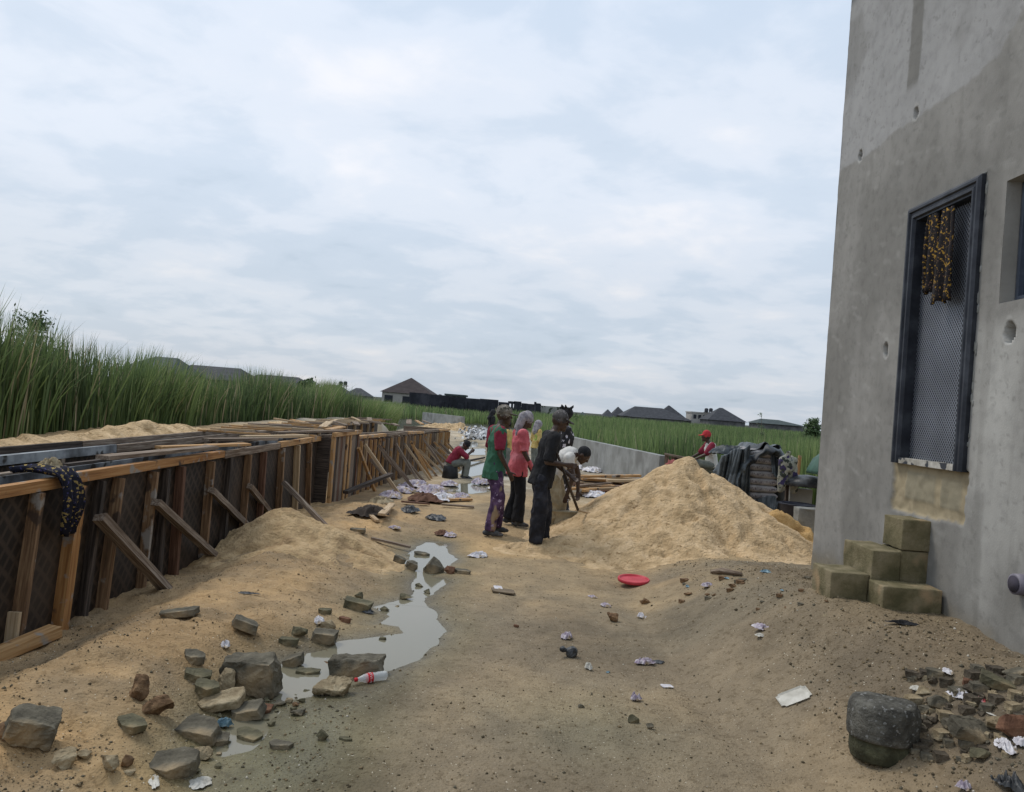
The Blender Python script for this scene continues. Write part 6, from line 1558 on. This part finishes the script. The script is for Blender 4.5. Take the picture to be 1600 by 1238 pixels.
# gravel: grains and clods too many to count
def gravel(n, seed):
    r_ = np.random.default_rng(seed); px_ = []; 
    y_ = 2.9 + 9 * r_.random(n * 3) ** 1.5; x_ = r_.uniform(-.85, .85, n * 3) * y_
    dn = .25 + .75 * (x_ > 1.5) * (x_ > 1.9 - .2 * fbm(x_, y_, 1., 2)) + .5 * (x_ < -.7) * (fbm(x_ * 1.5, y_ * 1.5, 2., 3) > 0)
    k = (r_.random(n * 3) < dn) & (x_ > -3.0) & (x_ < 3.1); x_, y_ = x_[k][:n], y_[k][:n]; n = len(x_)
    h_, s_ = gh_np(x_, y_); k = s_ > -.02; x_, y_, h_ = x_[k], y_[k], h_[k]; n = len(x_)
    sz = .0022 + .010 * r_.random(n) ** 7 + .0025 * r_.random(n); sz *= np.where(x_ > 1.9, 1.15, .9)
    base = np.array([[1, 0, 0], [-1, 0, 0], [0, 1, 0], [0, -1, 0], [0, 0, .8], [0, 0, -.8]], float)
    V = base[None] * sz[:, None, None] * r_.uniform(.5, 1.3, (n, 6, 1)); an = r_.uniform(0, 6.28, n); ca, sa = np.cos(an)[:, None], np.sin(an)[:, None]
    vx = V[:, :, 0] * ca - V[:, :, 1] * sa; vy = V[:, :, 0] * sa + V[:, :, 1] * ca
    V = np.stack([vx + x_[:, None], vy + y_[:, None], V[:, :, 2] + (h_ + sz * .15)[:, None]], -1).reshape(-1, 3)
    f = np.array([[0, 2, 4], [2, 1, 4], [1, 3, 4], [3, 0, 4], [2, 0, 5], [1, 2, 5], [3, 1, 5], [0, 3, 5]]); Q = (f[None] + (np.arange(n) * 6)[:, None, None]).reshape(-1, 3)
    me = npmesh('gravel', V, Q, True); c = np.array([(.20, .15, .085), (.085, .068, .040), (.30, .235, .145), (.13, .115, .08), (.50, .46, .38)])[r_.choice(5, n, p=[.38, .27, .17, .16, .02])]
    colattr(me, 'col', np.repeat(c, 6, 0)); g_ = mat('gravel_grains', (.97, .97, .97), (.8, .8, .8), (1, 1, 1), 20, .95, attr='col')
    return tag(link('gravel', me, None, g_), 'fine gravel and clods strewn over the sandy track', 'gravel', None, 'stuff')
gravel(26000, 3)

# ================================================================== LITTER
def scrap(cx, cy, w_, mt, label, hgt=.35, asp=.7, seed=None, name='plastic_scrap', cat='litter', group=None, fold=.5):
    p = hit(cx, cy); r_ = w_ * p.y / F / 2 * 1.15
    return crumple(name, (p.x, p.y, p.z + .003), r_, r_ * hgt, M[mt] if isinstance(mt, str) else mt, float(seed or cx % 97), label, cat, group, asp, (cx * 13 % 7) * .4, 26, fold)
PW, PL, PD, PB, PP = 'plastic_white', 'plastic_lilac', 'plastic_dark', 'plastic_blue', 'paper'
scrap(926, 934, 17, PL, 'thin lilac scrap farthest from the camera on the track, before the red lid')
scrap(946, 948, 20, PL, 'twisted white lilac scrap near the brown clod', .5)
scrap(1002, 966, 21, PW, 'crumpled white scrap between the two brown clods', .7)
scrap(886, 998, 26, PL, 'crumpled lilac plastic near the black bundle', .7)
scrap(919, 1046, 19, 'paper', 'wadded pale paper ball below the black bundle', 1.0)
scrap(1007, 1037, 34, PL, 'lilac printed bag beside a dark stain of cloth', .45)
scrap(1028, 1036, 28, PD, 'dark flattened film tucked under the lilac printed bag', .15)
scrap(993, 1095, 25, PL, 'puffed lilac plastic nearest the two grey stones', 1.0)
scrap(1191, 984, 36, PL, 'pale torn wrapper lying on the track toward the steps', .4)
scrap(1188, 995, 22, PP, 'folded paper piece touching the pale torn wrapper', .3)
scrap(1105, 917, 24, PL, 'crinkled clear wrapper by the dark patch', .5); scrap(1074, 918, 10, PB, 'tiny blue bottle cap coloured scrap left of the crinkled wrapper', .6)
scrap(1136, 905, 12, PB, 'small bright blue scrap below the driftwood stick', .3); scrap(1197, 895, 20, PB, 'pale blue wrapper toward the building corner', .4); scrap(1222, 924, 10, PB, 'speck of blue film near the wall foot', .3)
scrap(1448, 956, 32, PL, 'crushed clear plastic bag just beside the front step block', .9); scrap(470 + 480, 1052, 8, PB, 'thin teal strip scrap on the track', .4)
scrap(352, 1012, 24, PW, 'white crumpled plastic on the bank above the big block', .8); scrap(498, 974, 24, PW, 'white torn plastic at the upper shore of the puddle', .8)
scrap(349, 1138, 34, PB, 'blue grey plastic strap tangled between grey slabs', .8, .5); scrap(352, 1158, 12, PB, 'loose teal end of the plastic strap', .3, .4)
scrap(312, 1226, 46, PP, 'pale round plastic bag lying flat on wet sand', .25, .8); scrap(240, 1224, 60, PP, 'yellowish torn film strip pressed in the sand', .12, .35); scrap(575, 958, 28, PD, 'dark wet rag by the long stone at the puddle', .4)
scrap(645, 972, 14, PD, 'dark scrap floating in the puddle', .4); scrap(616, 1038, 18, PD, 'dark leaf shape floating near the puddle shore', .15, .4); scrap(385, 928, 50, PD, 'thin black shred on the sandy bank', .10, .22)
scrap(1144, 808, 40, PL, 'crumpled printed sack on the flank of the tall sand heap', .6, .6)
scrap(1500, 1092, 44, PW, 'grey white plastic sheet crumpled in the rubble heap', .5); scrap(1530, 1096, 30, mat('pink_wrapper', (.55, .14, .13), (.6, .5, .48), (.5, .06, .06), 40, .6), 'red and white wrapper on the rubble heap', .5, .5)
scrap(1480, 1052, 24, PW, 'white bits of plastic at the back of the rubble heap', .5); scrap(1436, 1080, 30, PP, 'pale paper behind the cast concrete drum', .4); scrap(1572, 1172, 50, PW, 'torn white net bag below the brick chunk', .5, .7); scrap(1598, 1168, 36, PW, 'bright white plastic at the picture edge', .7)
scrap(1505, 1236, 30, PL, 'crumpled lilac bag at the bottom edge below the rubble', .9); scrap(1578, 1232, 60, PD, 'glossy black plastic sheet at the bottom corner', .8, .7)
scrap(1549, 1118, 20, PP, 'pale strip running down from the red and white wrapper', .2, .3)
o = crumple('cloth', hit(1411, 977) + Vector((0, 0, .004)), 30 * 5.0 / F, .03, M['cloth_black'], 14., 'black glove like rag lying before the steps', 'cloth', None, .28, -.25)
p = hit(891, 1026); m = MB(); rr_ = 9 * p.y / F
m.rcone(p + Vector((rr_ * .2, 0, rr_ * .7)), p + Vector((rr_ * .3, 0, rr_ * .8)), rr_, rr_ * .9); m.rcone(p + Vector((-rr_ * .7, 0, rr_)), p + Vector((-rr_ * 1.4, 0, rr_ * 1.2)), rr_ * .35, rr_ * .5)
e = empty('black_bundle', p, 'small knotted black plastic bundle on the track', 'litter'); fuse(m, 'bag', .004, 1, M['plastic_dark'], e, .006, (30, 30, 30))
# flat card, foam tray, square of paper
def flat(name, cx, cy, w_, dr, th, mt, label, yaw, cat='litter', lip=0):
    p = hit(cx, cy); W_ = w_ * p.y / F; e = (W_ / 2, W_ * dr / 2); bm = bmesh.new(); bmesh.ops.create_cube(bm, size=1)
    for v in bm.verts: v.co = Vector((v.co.x * W_, v.co.y * W_ * dr, v.co.z * th)) * (1 if v.co.z > 0 or not lip else .86)
    bmesh.ops.bevel(bm, geom=[e_ for e_ in bm.edges if abs(e_.verts[0].co.z - e_.verts[1].co.z) > th * .5], offset=W_ * .08, segments=3, affect='EDGES')
    if lip:
        tf = max(bm.faces, key=lambda f: f.normal.z * f.calc_area()); r_ = bmesh.ops.inset_region(bm, faces=[tf], thickness=W_ * .06, depth=0); bmesh.ops.translate(bm, verts=tf.verts[:], vec=(0, 0, -th * .7))
    me = bpy.data.meshes.new(name); bm.to_mesh(me); bm.free(); o = link(name, me, None, M[mt] if isinstance(mt, str) else mt); o.location = p + Vector((0, 0, th * .6 + W_ * .035)); 
    gx_ = gh(p.x + .1, p.y) - gh(p.x - .1, p.y); gy_ = gh(p.x, p.y + .1) - gh(p.x, p.y - .1); o.rotation_euler = (math.atan(gy_ / .2), -math.atan(gx_ / .2), R(yaw)); return tag(o, label, cat)
flat('foam_tray', 1240, 1093, 50, .75, .012, 'paper', 'white grey foam tray lying flat on the open track', -3, 'tray', 1)
flat('paper_square', 1042, 1074, 18, .8, .006, PW, 'small square of white card on the track', 12, 'paper'); flat('cardboard', 786, 926, 36, .8, .012, mat('wet_cardboard', (.17, .13, .085)), 'damp brown cardboard flap on the track near the puddle', 6, 'cardboard')
flat('paper_sheet', 778, 921, 13, 1.6, .005, PW, 'white paper strip lying on the brown cardboard flap', 6, 'paper').location.z += .012
o = MB().tube([hit(1112, 897) + Vector((0, 0, .02)), hit(1128, 898) + Vector((0, 0, .035)), hit(1158, 901) + Vector((0, 0, .02))], [.02, .03, .016], 8).build('driftwood', M['wood_old']); tag(o, 'short weathered branch lying at the foot of the sand heap', 'branch')
# red lid
p = hit(992, 916); r_ = 25 * p.y / F; p = on(p.x, p.y + r_ * .6)
o = MB().lathe([(r_ * .93, 0), (r_, .004), (r_ * 1.0, .030), (r_ * .97, .036), (r_ * .88, .036), (r_ * .86, .022), (r_ * .83, .020), (.001, .021)], 48, p + Vector((0, 0, .030)), Euler((R(3), R(-1), 0)).to_matrix()).build('plastic_disc', mat('faded_red_plastic', (.52, .045, .065), (.44, .035, .05), (.58, .07, .09), 6, .5))
tag(o, 'round faded red bucket lid lying face up at the foot of the sand heap', 'lid')
# bottle
pb, pc = hit(604, 1063), hit(553, 1072); e = empty('drink_bottle', pb, 'empty clear plastic drink bottle with red cap and red label at the puddle edge', 'bottle')
pb = pb + Vector((0, 0, .032)); pc = pc + Vector((0, 0, .035)); ax_b = (pc - pb).normalized(); Lb = (pc - pb).length
q = ax_b.to_track_quat('Z', 'Y').to_matrix(); k_ = Lb / .24
clear = bpy.data.materials.new('clear_bottle_plastic'); clear.use_nodes = True; b = clear.node_tree.nodes['Principled BSDF']; b.inputs['Base Color'].default_value = (.80, .84, .84, 1); b.inputs['Roughness'].default_value = .18; b.inputs['Alpha'].default_value = .42; b.inputs['Specular IOR Level'].default_value = .8
MB().lathe([(r * k_, z * k_) for r, z in [(.020, 0), (.029, .006), (.032, .02), (.032, .07), (.029, .085), (.032, .10), (.0325, .145), (.030, .165), (.020, .195), (.012, .215), (.012, .222)]], 28, pb, q).build('bottle_body', clear, e)
redm = mat('red_label', (.55, .02, .03), (.50, .015, .025), (.60, .03, .04), 5, .45)
MB().lathe([(r * k_, z * k_) for r, z in [(.0333, .108), (.0337, .11), (.0338, .145), (.033, .147)]], 28, pb, q).build('label', redm, e)
lb = MB()   # looping white script strokes round the label
for o_ in range(3):
    pts = []
    for i in range(46):
        t_ = i / 45; a = o_ * 2.1 + t_ * 1.8; z_ = .127 + .008 * math.sin(t_ * 26 + .5) * (1 if i % 9 else .3) + .002 * math.sin(t_ * 9); a += .05 * math.cos(t_ * 26)
        pts.append(pb + q @ Vector((.0345 * k_ * math.cos(a), .0345 * k_ * math.sin(a), z_ * k_)))
    lb.tube(pts, .0011 * k_, 5)
tag(lb.build('label_script', mat('white_print', (.8, .8, .8), (.78, .78, .78), (.82, .82, .82)), e), kind='stuff')
MB().lathe([(r * k_, z * k_) for r, z in [(.0138, .218), (.0142, .220), (.0142, .236), (.013, .239), (.001, .2395)]], 20, pb, q).build('cap', redm, e)

# ---- heap of wrappers, boards and rags beside the far forms
for k, (a, b_, w_, m_, lb_) in enumerate([(650, 762, 46, PL, 'big crumpled lilac sack on the rubbish heap'), (675, 770, 50, PL, 'spread lilac sack in the middle of the rubbish heap'), (632, 770, 40, PL, 'lilac sack end nearest the formwork foot'),
        (702, 760, 36, PL, 'lilac white sack toward the seated worker'), (610, 778, 40, PL, 'purple tinted sack below the slanting props'), (690, 782, 44, 'plastic_white', 'white sheet low on the rubbish heap'), (665, 784, 50, 'wood_red', 'rusty brown rag in the rubbish heap'),
        (720, 778, 30, PL, 'pale wrapper at the end of the rubbish heap'), (592, 786, 40, 'rock_tan', 'tan torn sack at the formwork foot'), (752, 757, 40, PL, 'white lilac sacks beside the small pool'), (775, 765, 24, PW, 'white wrapper behind the green shirted man'),
        (616, 826, 18, PL, 'small purple scrap on bare sand'), (700, 838, 26, PL, 'lilac wrapper hanging over the pool edge'), (690, 836, 28, 'wood_red', 'brown rag by the pool edge'), (578, 806, 60, 'wood_dark', 'dark matted rag near the mound'), (640, 800, 36, PD, 'dark film between the heap and the track'), (680, 812, 34, PD, 'black film in the middle of the track'), (748, 870, 30, PW, 'white sliver of plastic before the green shirted man')]):
    scrap(a, b_, w_ * 1.15, m_, lb_, .42, .9, k + 3)
def gpl(p, q, w_, h_, m_, label, group, up=.05):
    a, b_ = hit(*p), hit(*q); a.z += up; b_.z += up * .6
    return plank(a, b_, w_, h_, m_, label, group)
GD = 'boards lying in the rubbish heap'
gpl((595, 818), (612, 795), .10, .03, 'wood_pale', 'pale board slanting up in the rubbish', GD, .12); gpl((700, 785), (735, 783), .12, .04, 'wood_new', 'yellowish board lying flat past the lilac sacks', GD)
gpl((566, 800), (590, 818), .06, .03, 'wood_pale', 'thin pale batten near the dark rag', GD); gpl((640, 862), (580, 845), .05, .03, 'wood_old', 'dark stick running toward the upper pool', GD); gpl((720, 728), (757, 718), .06, .05, 'wood_dark', 'dark pole pointing at the seated worker', GD, .1)
gpl((725, 692), (757, 681), .06, .05, 'wood_dark', 'dark pole near the distant white rubble', GD, .1); gpl((690, 793), (740, 795), .08, .03, 'wood_old', 'grey board under the yellowish board', GD); gpl((630, 789), (668, 790), .10, .03, 'wood_red', 'reddish board at the front of the heap', GD)
# ---- timber pile
GT = 'sawn planks in the timber pile behind the bending man'
r3 = random.Random(21)
for k in range(30):
    y_ = 16.6 + r3.random() * 2.4; x0_ = 1.35 + r3.random() * .5; L_ = r3.uniform(1.3, 2.3); an = r3.uniform(-.15, .15) if k > 9 else r3.uniform(.4, .9)
    z_ = .04 + .30 * (1 - abs(y_ - 17.9) / 1.6) * r3.random() ** .6; z_ = max(z_, .04)
    if k <= 9: L_ = 1.0; y_ = 16.3 + r3.random() * .4
    m_, nm = r3.choice((('wood_new', 'brown sawn plank'), ('wood_pale', 'pale sawn plank'), ('wood_old', 'grey weathered plank'), ('wood_red', 'reddish plank')))
    plank((x0_, y_, z_ + r3.uniform(0, .05)), (x0_ + L_ * math.cos(an), y_ + L_ * math.sin(an), z_ + r3.uniform(0, .08)), r3.uniform(.09, .16), .045, m_, nm + ' in the timber pile behind the bending man', GT)
plank((1.35, 16.9, .38), (3.0, 17.2, .50), .16, .05, 'wood_new', 'longest bright plank lying on top of the timber pile', GT); plank((2.2, 16.7, .38), (3.7, 17.0, .45), .14, .05, 'wood_pale', 'pale top plank sticking into the tall sand heap', GT)
for a, b_, w_, m_, lb_ in [(930, 778, 50, PW, 'white plastic sheet on the ground before the timber pile'), (893, 758, 24, PW, 'white sack by the bending man'), (1000, 778, 34, PD, 'dark scrap at the end of the timber pile'), (925, 738, 40, PW, 'white bags behind the timber pile'), (905, 733, 30, PW, 'pale bag behind the bending man head'), (1013, 742, 40, PD, 'black sheet heaped against the pale wall'), (1012, 736, 44, 'tarp', 'second black sheet on the heap against the pale wall'), (955, 735, 40, PW, 'pale torn bags in the middle distance')]:
    scrap(a, b_, w_, m_, lb_, .4, .8)
# ---- heaps
def heap(name, label, cx, by, w_, hgt, mt, seed, kind='rubble'):
    p = G(cx, by, 0); W_ = w_ * p.y / F; e = pile(name, label, [(p.x - W_ * .25, p.y + .6, hgt * .8, p.x + W_ * .1, p.y + .6, hgt), (p.x + W_ * .1, p.y + .6, hgt, p.x + W_ * .3, p.y + .5, hgt * .5)], hgt / (W_ * .26), p.x - W_, p.x + W_, p.y - 1.6, p.y + 2.8, .06, mt, None, .16, seed)[0]
    e['category'] = kind
brickm = spots(mat('crushed_brick', (.20, .10, .075), (.12, .06, .045), (.30, .18, .14), 5, .95, 1.0, 30, bdist=.05), (.36, .34, .31), 9, .58, .03)
brush = spots(mat('dark_brush', (.045, .035, .025), (.02, .017, .012), (.10, .08, .055), 8, .95, 1.0, 30, bdist=.05), (.13, .13, .06), 12, .6, .03)
heap('brick_heap', 'low heap of reddish broken brick before the pale wall', 938, 730, 66, .45, brickm, 91.)
heap('brush_heap', 'dark heap of earth and cut brush along the pale wall', 985, 742, 90, .5, brush, 92., 'brush')
whm = spots(mat('broken_white_tile', (.60, .60, .60), (.42, .42, .42), (.75, .75, .75), 5, .8), (.05, .05, .05), 6, .55, .02)
r4 = random.Random(4); m = MB()
for k in range(260):
    p = G(r4.gauss(748, 13), r4.uniform(673, 686), .05); p.z = .05 + r4.random() ** 2 * .25; s_ = r4.uniform(.08, .24); a = Vector([r4.gauss(0, 1) for _ in range(3)]).normalized(); b_ = a.orthogonal().normalized(); c_ = a.cross(b_)
    m.add([p + a * s_, p + b_ * s_ * .7, p - a * s_, p - b_ * s_ * .7, p + c_ * s_ * .3, p - c_ * s_ * .2], [(0, 1, 4), (1, 2, 4), (2, 3, 4), (3, 0, 4), (1, 0, 5), (2, 1, 5), (3, 2, 5), (0, 3, 5)])
tag(m.build('white_rubble', whm), 'glaring white rubble spread in the distance beyond the formwork', 'rubble', None, 'stuff')
heap('sand_heap', 'distant orange sand spread behind the white rubble', 705, 672, 110, .5, sandm, 93., 'sand pile')
